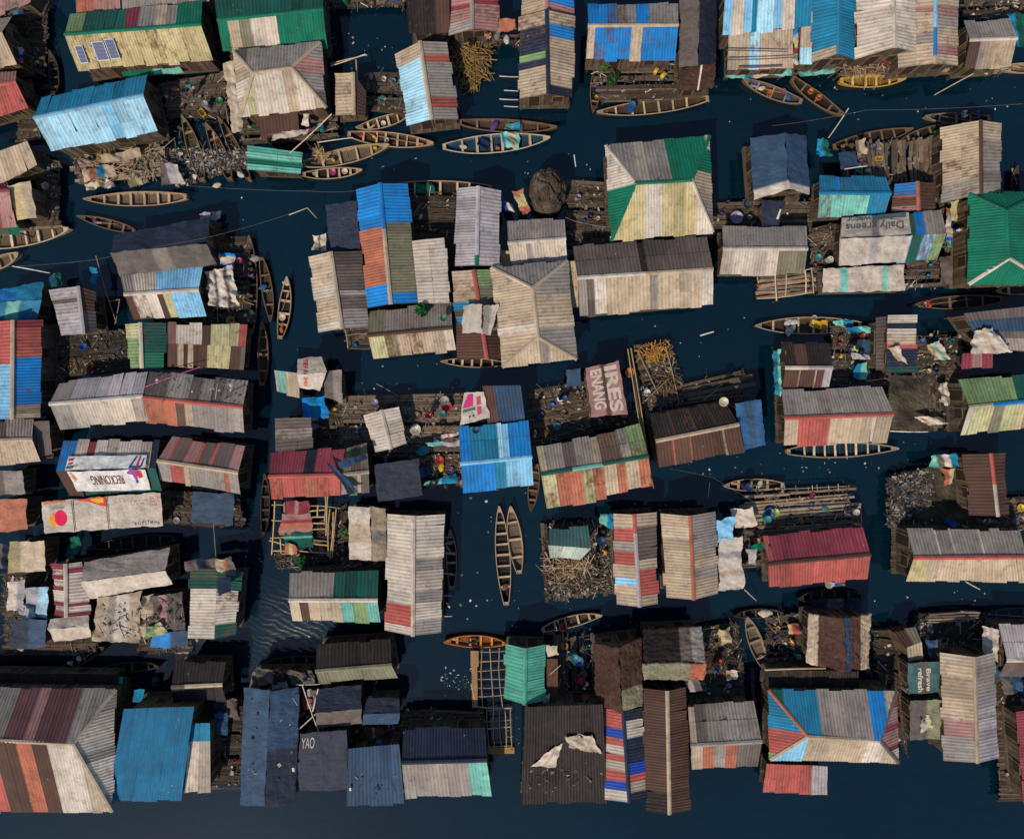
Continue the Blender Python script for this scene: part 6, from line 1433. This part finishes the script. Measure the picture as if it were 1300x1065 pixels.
# ------------------------------------------------------------ poles, bamboo frames and planks
P_ = [
 ('slender white pole leaning out over the upper right canal', 1077, 138, 1052, 175, .4, 1.3, .05, (.9, .86, .8)),
 ('long oar shaped pole below the small grey and tan house', 1239, 92, 1186, 121, .8, .2, .05, (.6, .5, .38)),
 ('long pole leaning from the tan hip across the green lean-to', 421, 145, 350, 210, 2.4, 1.9, .045, (.8, .7, .55)),
 ('pole rail beside the shrouded crates by the green lean-to', 404, 181, 448, 175, .9, .9, .045, (.8, .75, .68)),
 ('dark pole lying across the pale green lean-to, nearer the middle', 347, 187, 347, 212, 2.1, 2.0, .04, (.2, .16, .12)),
 ('dark pole slanting on the left of the pale green lean-to', 338, 190, 328, 216, 2.1, 2.0, .04, (.2, .16, .12)),
 ('bent cane rising from the canal left of the navy canvas shack', 367, 273, 390, 264, .3, 2.0, .03, (.8, .72, .6)),
 ('cane leaning against the navy canvas shack', 390, 264, 402, 277, 2.0, .6, .03, (.8, .72, .6)),
 ('tall bamboo running down past the green tipped patchwork house', 801, 442, 826, 612, .7, 2.9, .06, (.5, .36, .16)),
 ('second tall bamboo beside the raft with yellow rope', 797, 443, 822, 600, .7, 2.8, .05, (.55, .42, .22)),
 ('thin bamboo behind the two tall ones', 804, 470, 830, 620, .7, 2.6, .045, (.38, .27, .13)),
 ('pole on the left side of the raft with yellow rope', 812, 450, 836, 500, .9, .9, .06, (.3, .22, .14)),
 ('pole slanting over the raft with yellow rope', 845, 440, 862, 512, .9, .9, .06, (.32, .25, .17)),
 ('crooked pole across the foot of the raft with yellow rope', 816, 512, 850, 480, .9, .9, .05, (.35, .24, .15)),
 ('upright pole at the right side of the firewood deck paddle', 692, 700, 722, 764, .8, .5, .045, (.7, .55, .4)),
 ('magenta pole reaching from the patchwork roof to the grey roof', 182, 492, 254, 466, 3.6, 2.9, .04, (.55, .12, .3)),
 ('long pale crossed pole over the dark yard, leaning right', 384, 870, 405, 930, 2.6, 2.4, .05, (.7, .62, .52)),
 ('pale crossed pole over the dark yard, leaning left', 379, 926, 402, 905, 2.2, 2.4, .05, (.7, .62, .52)),
 ('light pole at the top of the dark navy tarpaulin house', 397, 903, 404, 874, 2.4, 2.4, .07, (.72, .65, .58)),
 ('pale pole edging the navy tarpaulin house roof', 376, 869, 406, 868, 2.4, 2.4, .05, (.6, .55, .48)),
 ('white stick on the black canvas lean-to', 987, 278, 991, 266, 2.5, 2.5, .1, (.9, .88, .84)),
 ('pole edging the slate canvas square', 1072, 215, 1101, 211, 1.4, 1.4, .05, (.75, .68, .58)),
 ('broken bamboo arm left of the white and blue front', 122, 325, 134, 370, .7, .7, .05, (.35, .24, .16)),
 ('lower broken bamboo arm beside the grey metal shack', 134, 370, 148, 410, .7, .7, .05, (.35, .24, .16)),
 ('crosspiece of the broken bamboo frame', 138, 383, 152, 380, .7, .7, .04, (.4, .28, .18)),
 ('curved bamboo ending the broken frame', 152, 380, 146, 412, .7, .7, .04, (.4, .28, .18)),
 ('white pipe along the canal on the left', 16, 338, 64, 347, .8, .9, .05, (.8, .78, .75)),
 ('slim pole between the maroon lean-to cloths', 698, 856, 712, 844, 2.6, 2.9, .03, (.6, .6, .35)),
 ('pale beam edging the dark brown flat shack', 971, 850, 1048, 848, 2.1, 2.1, .08, (.6, .48, .34)),
 ('rail along the deck beside the striped roof', 1100, 484, 1124, 480, 1.0, 1.0, .04, (.6, .4, .3)),
 ('upper rail on the deck beside the striped roof', 1105, 458, 1126, 459, 1.0, 1.0, .04, (.6, .45, .3)),
 ('sagging pale pole on the water edge of the mud platform', 1130, 547, 1178, 548, .4, .4, .06, (.75, .68, .58)),
 ('slanting pole across the floating logs', 893, 508, 912, 494, .8, .8, .05, (.4, .3, .2)),
 ('upright rail left of the small tan and brown shack', 420, 84, 464, 69, 1.6, 1.6, .05, (.75, .65, .5)),
 ('second rail beside the upright one at the small brown shack', 420, 81, 466, 70, 1.4, 1.5, .035, (.7, .6, .45)),
 ('vertical pole beside the small tan and brown shack', 452, 76, 454, 118, 1.8, 1.9, .06, (.5, .4, .28)),
 ('thin spar in the water above the long plank deck', 478, 487, 510, 504, .2, .5, .03, (.4, .34, .27)),
 ('white plank floating in the wide canal below the long brown house', 889, 426, 906, 421, .1, .1, .07, (.85, .82, .78)),
 ('white curved stick floating above the thatched hut', 729, 197, 731, 212, .06, .06, .05, (.85, .82, .78)),
 ('upper rope pole on the tan roof', 922, 64, 1000, 66, 3.0, 3.0, .05, (.12, .1, .09)),
 ('lower rope pole on the tan roof', 924, 76, 1006, 73, 2.9, 2.9, .05, (.12, .1, .09)),
 ('dark beam lying along the foot of the tan roof', 938, 86, 993, 84, 2.5, 2.5, .08, (.2, .13, .1)),
 ('white stick lying on the thatched lean-to', 891, 83, 886, 115, 2.5, 2.35, .09, (.85, .76, .66)),
 ('crooked driftwood branch beside the fish pen', 598, 868, 605, 896, .6, .6, .045, (.6, .5, .38)),
 ('slanting pole beside the white plastic sheet', 945, 748, 960, 762, 1.5, .5, .04, (.6, .55, .5)),
 ('mooring pole in the water below the rusty brown house', 901, 612, 899, 630, .2, .1, .03, (.8, .78, .74)),
 ('thin pole leaning at the canal below the striped brown roof', 271, 664, 274, 706, 1.4, 2.8, .03, (.6, .58, .5)),
 ('long oar on the dark landing below the tan house at right', 1226, 738, 1244, 748, .8, .3, .05, (.8, .7, .55)),
]
for lab, x1, y1, x2, y2, z1, z2, r, col in P_: pole(lab, x1, y1, x2, y2, z1, z2, r, col)
for i, y in enumerate((92, 110, 121, 130)):
    pole('mooring spar sticking out of the striped plank gable house', 634+(i % 2)*6, y+5, 658, y+6, .5, .6, .045, (.7, .62, .52), group='mooring spars left of the navy striped house')
for i, y in enumerate((682, 690, 702, 728, 756, 782)):
    pole('short spar sticking out beside the long white roof', 561, y, 574, y, .5, .5, .045, (.6, .54, .46), group='spars right of the long white roof')

def frame(label, name, cat, horiz, vert, r=.05, col=(.62, .46, .26), z=.7, col2=None):
    """lattice of poles lashed together: one thing, every pole a part"""
    xs = [p for p in horiz + vert]; c = at((xs[0][0]+xs[-1][2])/2, (xs[0][1]+xs[-1][3])/2, 0)
    root = thing(name, label, cat, c); rr = random.Random(label)
    for k, (x1, y1, x2, y2) in enumerate(horiz + vert):
        zz = z + (.06 if k >= len(horiz) else 0); a, b = at(x1, y1, zz), at(x2, y2, zz); m = MB(); f = rr.uniform(.6, 1.25); L = (b-a).length; s = Vector((-(b-a).y, (b-a).x, 0)).normalized()*rr.uniform(-.03, .03)*L
        m.tube([a, a+(b-a)*.33+s, a+(b-a)*.66+s*.8, b], r*rr.uniform(.7, 1.15), 5, tuple(x*f for x in col) + (0,))
        m.build('bamboo_pole', M_HULL, root, True)
    for x, y in [(p[0], p[1]) for p in (vert[0], vert[-1])] + [(p[2], p[3]) for p in (vert[0], vert[-1])]:
        m = MB(); p = at(x, y, z); m.tube([Vector((p.x, p.y, -.6)), Vector((p.x, p.y, z+.1))], .06, 6); m.build('post', M_POST, root, True)
    return root
frame('bamboo fish pen lattice between orange canoe and teal house', 'bamboo_pen', 'fish pen',
      [(606, y, 642+dx, y+dy) for y, dx, dy in ((827, 0, -1), (840, 0, -2), (852, 0, -3), (862, 0, 0), (873, 0, -1), (884, -2, -2), (897, 8, 1))] + [(618, 925-d, 650, 922-d) for d in (0, 9, 23)] + [(617, 948, 650, 946)],
      [(612, 824, 613, 900), (622, 823, 627, 900), (634, 822, 638, 897), (618, 898, 621, 950), (627, 898, 628, 950), (634, 898, 637, 950), (641, 898, 643, 950), (648, 897, 650, 950)], .045, (.55, .43, .28), .45)
board('broad sunlit plank along the fish pen', 602, 825, 603, 898, 7, .6, (1.5, 1.15, .7)); board('short wide plank at the head of the fish pen', 602.5, 826, 602.5, 846, 10, .68, (1.6, 1.25, .8))
board('ochre canoe shaped plank at the foot of the fish pen', 617, 953, 653, 952, 8, .3, (1.6, 1.25, .6))
frame('bamboo drying frame holding coloured mats', 'drying_rack', 'drying rack',
      [(345, 641, 362, 641), (392, 642, 432, 645), (391, 649, 412, 647), (345, 660, 358, 661), (392, 657, 412, 656), (395, 664, 413, 664), (396, 672, 413, 671), (343, 683, 398, 682), (342, 686, 362, 692), (398, 685, 418, 687), (398, 690, 418, 692), (345, 699, 362, 699), (380, 699, 420, 702)],
      [(349, 636, 345, 704), (361, 638, 361, 650), (413, 628, 412, 662), (416, 626, 414, 680), (423, 650, 419, 708), (427, 645, 422, 708), (419, 646, 417, 706), (404, 641, 403, 656), (356, 684, 357, 702)], .06, (.62, .46, .26), .8)
frame('pale pole rack over the log raft below the cream and olive roof', 'pole_rack', 'rack',
      [(955, 350, 985, 349), (962, 349, 1032, 341), (962, 379, 1032, 371)], [(984, 343, 986, 382), (998, 345, 997, 376), (1022, 343, 1023, 372), (1030, 340, 1033, 373), (961, 349, 963, 360)], .05, (.68, .55, .42), .9)
frame('railed fence of the small landing below the tan and grey house', 'railing', 'railing', [(438, 426, 470, 423), (441, 442, 470, 443)], [(438, 418, 442, 443), (470, 420, 470, 443)], .04, (.4, .34, .28), .9)
frame('picket edge along the broad log raft', 'railing', 'railing', [(955, 621, 1076, 617)], [(x, 614 + (x % 7), x+.5, 622) for x in (960, 972, 985, 996, 1010, 1026, 1031, 1037, 1052, 1064, 1075)], .03, (.55, .45, .35), .7)

def stick_heap(label, pts, n, col, lmax=1.6, z=.5, hmax=.6, name='stick_heap', cat='stick heap', r0=.03):
    S = bil(*(at(*p, z) for p in nums(pts))); r = random.Random(label); mb = MB()
    for i in range(n):
        u, v = min(1, max(0, r.gauss(.5, .24))), min(1, max(0, r.gauss(.5, .24))); d2 = (u-.5)**2+(v-.5)**2
        p = S(u, v) + Vector((0, 0, hmax*max(0, 1-d2*4)*r.random())); a = r.choice((.3, 1.2, 2.0, -.5)) + r.uniform(-.5, .5); L = r.uniform(.3, lmax)/2; d = Vector((math.cos(a)*L, math.sin(a)*L, r.uniform(-.12, .12)*L)); k = r.uniform(.5, 1.3)
        mb.tube([p-d, p+d], r.uniform(.6, 1.4)*r0, 5, (col[0]*k, col[1]*k, col[2]*k, 0))
    return tag(mb.build(name, M_HULL, None), label, cat)
deck('raft of yellow split bamboo under the stick heap', '572,58 612,46 592,114 620,94', style='log', tone=.9, w=.2, col=(.8, .55, .22), z=.3, posts=False)
stick_heap('tangled heap of yellow bamboo on its own raft', '566,52 618,38 588,120 626,96', 330, (.30, .21, .08), 1.5, .4, .7)
stick_heap('orange split wood pile below the long brown deck at the raft head', '810,440 850,432 812,460 854,456', 150, (.50, .26, .06), .7, .7, .4, 'rope_heap', 'rope heap', .035)
stick_heap('firewood sticks heaped at the left of the firewood deck', '684,706 735,704 690,750 740,744', 55, (.38, .26, .15), 1.7, .6, .5)
stick_heap('tan driftwood leaning at the upper left of the firewood deck', '690,706 752,706 692,722 760,724', 46, (.58, .44, .28), 1.9, .9, .5)
stick_heap('brown brushwood in the foot of the raft with yellow rope', '822,470 862,462 830,520 868,508', 110, (.2, .14, .09), 1.3, .6, .5)
stick_heap('brown brush ball above the checked tarpaulin', '268,294 288,292 268,324 288,324', 220, (.15, .09, .05), .9, .8, .8, 'brush_heap', 'brush')
stick_heap('tan cane bundle at the corner of the tan canoe and green lean-to', '392,184 414,192 400,198 418,204', 34, (.5, .38, .22), 1.3, .6, .3)
stick_heap('charred wood on the smoky deck', '890,820 936,820 892,850 940,850', 90, (.10, .075, .06), 1.4, .6, .4)
stick_heap('loose timber under the pale cream gable', '1070,80 1140,66 1062,98 1140,94', 44, (.42, .3, .2), 2.6, .8, .4)
stick_heap('splintered timber on the scrap porch', '94,198 212,180 104,232 212,222', 90, (.46, .34, .22), 2.2, .7, .4)
deck('pale split logs lying side by side on the black muddy deck', '1178,777 1242,775 1180,790 1240,787', style='log', z=.68, tone=1.2, posts=False, w=.3)

# rubbish: nobody could count it
JUNK = [(.1, .08, .06), (.16, .12, .09), (.22, .17, .13), (.4, .36, .31), (.62, .58, .52), (.07, .055, .045), (.05, .07, .10), (.05, .04, .03), (.2, .13, .08), (.12, .12, .13), (.3, .32, .34), (.05, .04, .035)]
debris('bank of rubbish and plastic between the beached canoes', '204,188 336,196 224,238 340,206', 1900, .12, JUNK, .12, 'rubbish', .25, sticks=.08)
debris('rubbish lying in the dark inlet above the beached canoes', '205,150 330,150 204,196 330,200', 170, .1, [(.06, .05, .04), (.1, .08, .06), (.04, .035, .03), (.2, .16, .12)], .14, 'rubbish', .2, sticks=.3)
debris('heap of pale rubbish on the mud platform', '1126,606 1182,592 1126,668 1176,640', 2300, .45, [(.14, .11, .08), (.09, .07, .055), (.22, .18, .14), (.06, .045, .035), (.12, .085, .06), (.06, .065, .07), (.03, .045, .06), (.07, .055, .04), (.34, .31, .27)], .15, 'rubbish', .5, sticks=.06)
debris('burnt scraps covering the firewood deck', '690,700 780,700 694,758 776,750', 700, .58, [(.06, .045, .035), (.1, .07, .05), (.03, .025, .02), (.25, .2, .15), (.4, .36, .3)], .1, 'rubbish', .1, sticks=.3)
debris('mixed bits of plastic along the black muddy deck', '1164,786 1186,780 1162,812 1182,812', 160, .6, JUNK, .09, 'rubbish', .1, sticks=.1)
for lab, pts, z, n in (('scraps blown onto the black sheet roof', '670,900 762,897 668,1000 764,1000', 2.5, 120), ('scraps lying on the large navy tarpaulin roof', '314,880 376,880 312,1000 372,1000', 2.95, 26), ('bits lying on the slate blue sheet roof', '444,952 504,948 444,1010 506,1010', 2.5, 24),
    ('scraps lying on the tan ragged plastic', '128,762 178,756 124,808 172,808', 2.2, 60), ('bits lying on the dark net shelter', '184,762 230,756 188,796 232,796', 2.1, 50), ('bits of rubbish on the grey backed orange house', '196,478 312,490 192,502 304,512', 3.3, 40)):
    debris(lab, pts, n, z, [(.5, .46, .4), (.3, .26, .2), (.1, .08, .06), (.05, .04, .04)], .09, 'scraps', .05, sticks=.2)
for x, y, c_, w_ in ((230, 226, 'grey', 'on the rubbish bank left of the first beached canoe'), (276, 236, 'cream', 'on the rubbish bank between the olive and dark canoes'), (306, 222, 'white', 'on the rubbish bank near the ochre canoe'), (1140, 620, 'cream', 'near the top of the pale rubbish heap'), (1158, 612, 'navy', 'on the right of the pale rubbish heap'), (1136, 646, 'brown', 'at the foot of the pale rubbish heap')): item('sack', x, y, c_, w_, .35, .9)
# litter adrift
lit = MB(); r = random.Random(77)
def speck(x, y, s):
    p = at(x, y, .025); a = r.uniform(0, 6.28); c = r.choice([(.5, .48, .44), (.35, .35, .33), (.28, .24, .18), (.16, .19, .2), (.6, .6, .58), (.15, .12, .08)])
    lit.box(p, Vector((math.cos(a), math.sin(a), 0))*s, Vector((-math.sin(a), math.cos(a), 0))*s*r.uniform(.3, .9), Vector((0, 0, .015)), (*c, 0))
for x0, y0, x1, y1, n, s in ((560, 845, 600, 885, 110, .09), (560, 630, 625, 790, 34, .16), (430, 260, 470, 310, 6, .1), (470, 190, 760, 225, 26, .11), (880, 70, 1080, 165, 34, .12), (1080, 110, 1290, 155, 28, .12), (370, 440, 470, 500, 16, .1), (470, 460, 620, 495, 16, .11), (740, 400, 950, 470, 22, .09), (850, 575, 1100, 612, 44, .12), (985, 575, 1125, 600, 20, .12), (800, 630, 900, 655, 12, .1), (310, 690, 370, 720, 16, .1), (630, 620, 690, 800, 24, .1), (1100, 560, 1220, 600, 12, .1), (1090, 735, 1290, 780, 26, .11), (640, 770, 830, 800, 18, .09), (1140, 360, 1290, 390, 14, .1), (90, 230, 330, 300, 22, .1), (420, 40, 510, 90, 40, .11), (640, 900, 660, 950, 40, .06), (330, 720, 420, 830, 10, .1), (120, 490, 330, 640, 10, .1)):
    for i in range(int(n*.6)): speck(r.uniform(x0, x1), r.uniform(y0, y1), s*r.uniform(.22, .7)*(1.5 if r.random() < .06 else 1))
tag(lit.build('floating_litter', M_ATTR), 'white and tan litter adrift on the canals', 'litter', kind='stuff')

# the net draped dome
mb = MB(); r = random.Random(3); c = at(694, 249, 0); R = []; Cc = []; U = []
for j in range(15):
    t = j/14; row = []; cr = []; ur = []
    for i in range(44):
        a = 2*PI*i/44; rr = (1.45 + .12*mnoise.noise(Vector((math.cos(a)*2, math.sin(a)*2, 3))))*math.sin(PI/2*min(1, t*1.02))**.8
        p = c + Vector((rr*math.cos(a)*.98, rr*math.sin(a)*1.22, 3.1 - 2.2*t**1.7 + .1*mnoise.noise(Vector((math.cos(a)*2, math.sin(a)*2, t*3)))*2.4 + .10*math.sin(i*2.0)*t + .16*mnoise.noise(Vector((math.cos(a)*5, math.sin(a)*5, t*6))))); p.y -= .0
        row.append(p); k = .6 + .7*mnoise.noise(p*1.3) + r.uniform(-.25, .25); cr.append((.15*k, .115*k, .09*k, 0)); ur.append((a*1.5, t*2))
    R.append(row); Cc.append(cr); U.append(ur)
mb.grid(R, Cc, U, True)
hut = thing('thatched_hut', 'round thatched hut draped with brown netting', 'hut', (c.x, c.y, .7)); mb.build('roof', M_THATCH, hut, True)
nm_ = MB()
for i in range(0, 44, 4): nm_.tube([R[j][(i + j//3) % 44] + Vector((0, 0, .05)) for j in range(1, 15)], .03, 5, (.09, .07, .055, 0))
for j in (3, 5, 7, 9, 11, 13): nm_.tube([R[j][i % 44] + Vector((0, 0, .045)) for i in range(45)], .028, 5, (.10, .08, .06, 0))
nm_.build('netting', M_HULL, hut)
m2 = MB(); m2.lathe([(1.15, .7), (1.15, 1.3)], 20, (.8, .7, .6, 0), Vector((c.x, c.y, 0))); m2.build('wall', M_WALL, hut)
m2 = MB(); m2.lathe([(0, .66), (1.5, .66), (1.5, .52), (0, .52)], 18, (.5, .45, .4, 0), Vector((c.x, c.y, 0))); m2.build('platform', M_DECK, hut)
for i in range(4):
    s = child('stilt', stilt_mesh(), hut); s.location = (1.2*math.cos(i*PI/2+.4), 1.2*math.sin(i*PI/2+.4), -.62)

# a green bush between two roofs
def bush(label, px, py, z, rad, n, g):
    root = thing('leafy_plant', label, 'plant', at(px, py, z-.5)); r = random.Random(label); c = at(px, py, z); m = MB()
    for i in range(n):
        d = Vector((r.gauss(0, 1), r.gauss(0, 1), r.gauss(0, .7))).normalized()*rad*r.random()**.5; p = c + d; a = Vector((r.uniform(-1, 1), r.uniform(-1, 1), r.uniform(-.5, .9))).normalized(); s = a.cross(Vector((r.uniform(-1, 1), r.uniform(-1, 1), 1))).normalized(); L = r.uniform(.08, .2); k = r.uniform(.5, 1.5)
        m.poly([p-a*L, p+s*L*.45, p+a*L, p-s*L*.45], (g[0]*k, g[1]*k, g[2]*k, 0))
    m.build('leaves', M_CLOTH, root)
    m = MB()
    for i in range(5): m.tube([c + Vector((0, 0, -.9)), c + Vector((r.uniform(-.3, .3), r.uniform(-.3, .3), .1))], .025, 5, (.1, .08, .04, 0))
    m.build('stem', M_HULL, root)
bush('green leafy plant squeezed between the blue and the cream roof', 536, 393, 2.9, .5, 300, (.012, .075, .02))
bush('green weeds at the left foot of the blue and tan roof', 768, 84, 1.0, .45, 160, (.06, .12, .03)); bush('dark green potted plants on the jerrycan deck', 778, 100, .95, .5, 200, (.03, .07, .03))
bush('green shoots beside the dirty white plastic house', 437, 676, 1.0, .4, 140, (.08, .14, .04)); bush('green clump under the bamboo drying frame', 383, 712, .9, .4, 160, (.02, .11, .03))
bush('small plant left of the tan gabled house with dark ridge', 1192, 252, 1.2, .4, 140, (.05, .12, .04))

# power lines strung across the canals
def cable(label, pts, r=.008, group=None, sag=.3):
    P = [at(x, y, z) for x, y, z in pts]; mb = MB(); Q = []
    for a, b in zip(P, P[1:]):
        for i in range(12): t = i/12; Q.append(a+(b-a)*t - Vector((0, 0, sag*4*t*(1-t))))
    Q.append(P[-1]); mb.tube(Q, r, 4, (.22, .22, .22, 0)); return tag(mb.build('power_cable', M_ATTR, None, True), label, 'cable', group)
cable('thin cable from the black tarpaulin house to the bent cane', [(140, 322, 3.2), (270, 300, 3.2), (390, 264, 2.1)])
cable('thin cable along the upper left canal to the blue roof', [(240, 236, 1.5), (396, 243, 2.4), (455, 242, 3.0)])
cable('thin cable across the upper right canal', [(980, 160, 2.6), (1100, 140, 3.0), (1300, 132, 3.2)])
cable('cable from the thatched hut to the green hipped house', [(718, 276, 2.2), (745, 284, 2.0), (775, 288, 2.6)], .025)
cable('thin cable across the canal on the far left', [(-10, 340, 2.5), (120, 330, 2.8), (160, 318, 3.0)])
cable('thin cable below the rusty brown house', [(850, 595, 2.4), (905, 606, 1.8), (962, 640, 1.8)])

# people
PE = [
 ('person in a white shirt paddling the grey brown canoe', 1222, 148, .18, 3.3, 'sit', 'white', 'grey'), ('person in a blue shirt at the stern of the grey brown canoe', 1238, 149, .18, 3.2, 'sit', 'blue', 'brown'),
 ('person in a bright red shirt paddling the lower canal', 711, 794, .18, .3, 'sit', 'red', 'navy'),
 ('person in red at the bow of the dark canoe below the green roof', 1176, 386, .18, 3.4, 'sit', 'red', 'grey'),
 ('person in a purple shirt seated in the long brown canoe', 322, 352, .18, 1.7, 'sit', 'purple', 'black'),
 ('person in white seated on the plank deck by the thatched house', 745, 868, .62, 2.6, 'sit', 'white', 'red'), ('person in red standing on the plank deck by the thatched house', 742, 878, .62, 2.0, 'stand', 'red', 'brown'),
 ('person in a white top bent over basins near the drums', 709, 508, .62, 1.0, 'sit', 'white', 'blue'),
 ('person in a pink shirt standing on the long plank deck', 545, 528, .62, 4.0, 'stand', 'pink', 'navy'), ('person in white standing beside the square blue roof', 679, 549, .62, 3.0, 'stand', 'white', 'black'),
 ('person in a blue shirt on the smoky deck', 904, 842, .62, 2.0, 'stand', 'blue', 'grey'),
 ('person in a yellow shirt seated on the dark lattice deck', 1003, 812, .62, 1.2, 'sit', 'yellow', 'red'),
 ('person in a purple shirt at the right end of the log raft', 1074, 652, .62, 1.6, 'sit', 'purple', 'white'),
 ('person in a lime shirt on the deck beside the striped roof', 1075, 444, .62, .6, 'stand', 'lime', 'purple'),
 ('person in a turquoise shirt on the scrap landing left of the hip', 250, 118, .62, 2.3, 'stand', 'turquoise', 'grey'),
 ('person in orange on the deck under the mauve roof', 620, 54, .62, 5.0, 'stand', 'orange', 'grey'),
 ('person in white beside the green hipped house', 1206, 296, .62, 2.0, 'stand', 'white', 'blue'),
 ('person in a blue shirt near the navy tarpaulin houses', 486, 932, .62, 1.0, 'stand', 'blue', 'black'),
]
for p in PE: person(*p)
# ------------------------------------------------------------ water, light, camera
def make_water():
    m, nt, b = nodes('lagoon_water')
    tc = N(nt, 'ShaderNodeTexCoord'); ob = tc.outputs['Object']
    c = ramp(nt, math_(nt, 'ADD', math_(nt, 'MULTIPLY', noise_(nt, ob, 0.06, 4, 0.6), 0.6), math_(nt, 'MULTIPLY', noise_(nt, scaled(nt, ob, (1, 2.2, 1), (0, 0, 0.4)), 0.9, 6, 0.7), 0.4)), [(0.34, (0.0003, 0.0072, 0.0150)), (0.7, (0.0006, 0.0150, 0.029))])  # fine stretched noise paints ripple sheen into the base colour
    nt.links.new(c, b.inputs['Base Color'])
    b.inputs['Roughness'].default_value = 0.02; b.inputs['IOR'].default_value = 1.5
    sml = noise_(nt, scaled(nt, ob, (1, 1.6, 1), (0, 0, 0.5)), 1.4, 5, 0.6)
    wv = N(nt, 'ShaderNodeTexWave', Scale=0.5, Distortion=9.0, Detail=4.0); wv.inputs['Detail Scale'].default_value = 1.2
    nt.links.new(scaled(nt, ob, (1, 1.5, 1), (0, 0, -0.9)), wv.inputs['Vector'])
    # a breeze ruffles one reach of the lower left canal
    ge = N(nt, 'ShaderNodeVectorMath'); ge.operation = 'DISTANCE'; nt.links.new(ob, ge.inputs[0]); ge.inputs[1].default_value = (-17.2, -19.0, 0)
    reach = ramp(nt, math_(nt, 'DIVIDE', math_(nt, 'ADD', ge.outputs['Value'], math_(nt, 'MULTIPLY', noise_(nt, ob, 0.25, 3), 4.0)), 10.0), [(0.35, g4(1)), (0.85, g4(0))])
    nt.links.new(math_(nt, 'ADD', math_(nt, 'MULTIPLY', reach, 0.16), 0.02), b.inputs['Roughness'])
    h = math_(nt, 'ADD', math_(nt, 'MULTIPLY', sml, 0.09), math_(nt, 'MULTIPLY', math_(nt, 'MULTIPLY', wv.outputs['Fac'], reach), 0.11))
    bump(nt, b, h, 0.8, 0.09)
    return m
mb = MB(); mb.quad(*[Vector((x, y, 0)) for x, y in ((-400, -400), (400, -400), (400, 400), (-400, 400))])
o = mb.build('water', make_water()); o['kind'] = 'structure'

SUN = Vector((-0.32, -0.58, 0.71)).normalized()
w = bpy.data.worlds.new('World'); scene.world = w; w.use_nodes = True
nt = w.node_tree; bg = nt.nodes['Background']; sky = nt.nodes.new('ShaderNodeTexSky'); sky.sky_type = 'NISHITA'; sky.sun_disc = False
sky.sun_elevation = math.asin(SUN.z); sky.sun_rotation = math.atan2(SUN.x, SUN.y); sky.air_density = 1.2; sky.dust_density = 0.4
nt.links.new(sky.outputs[0], bg.inputs[0]); bg.inputs[1].default_value = 0.10
sd = bpy.data.lights.new('sun', 'SUN'); sd.energy = 3.9; sd.angle = math.radians(0.5); sd.color = (1.0, 0.87, 0.70)
so = bpy.data.objects.new('sun', sd); COL.objects.link(so); so.rotation_euler = SUN.to_track_quat('Z', 'Y').to_euler(); so.location = SUN*120
cd = bpy.data.cameras.new('camera'); cam = bpy.data.objects.new('camera', cd); COL.objects.link(cam); scene.camera = cam
cam.location = (0, 0, CAM_H); cam.rotation_euler = (0, 0, 0)
cd.sensor_fit = 'HORIZONTAL'; cd.sensor_width = 36.0; cd.lens = 36.0*CAM_H*PXM/1300.0
cd.shift_x = 0.0; cd.shift_y = -(532.5-487.5)/1300.0
cd.clip_end = 2000
vs = scene.view_settings; vs.view_transform = 'Standard'; vs.look = 'None'; vs.gamma = 1.0; vs.exposure = 0.0; vs.use_curve_mapping = False
scene.render.film_transparent = False
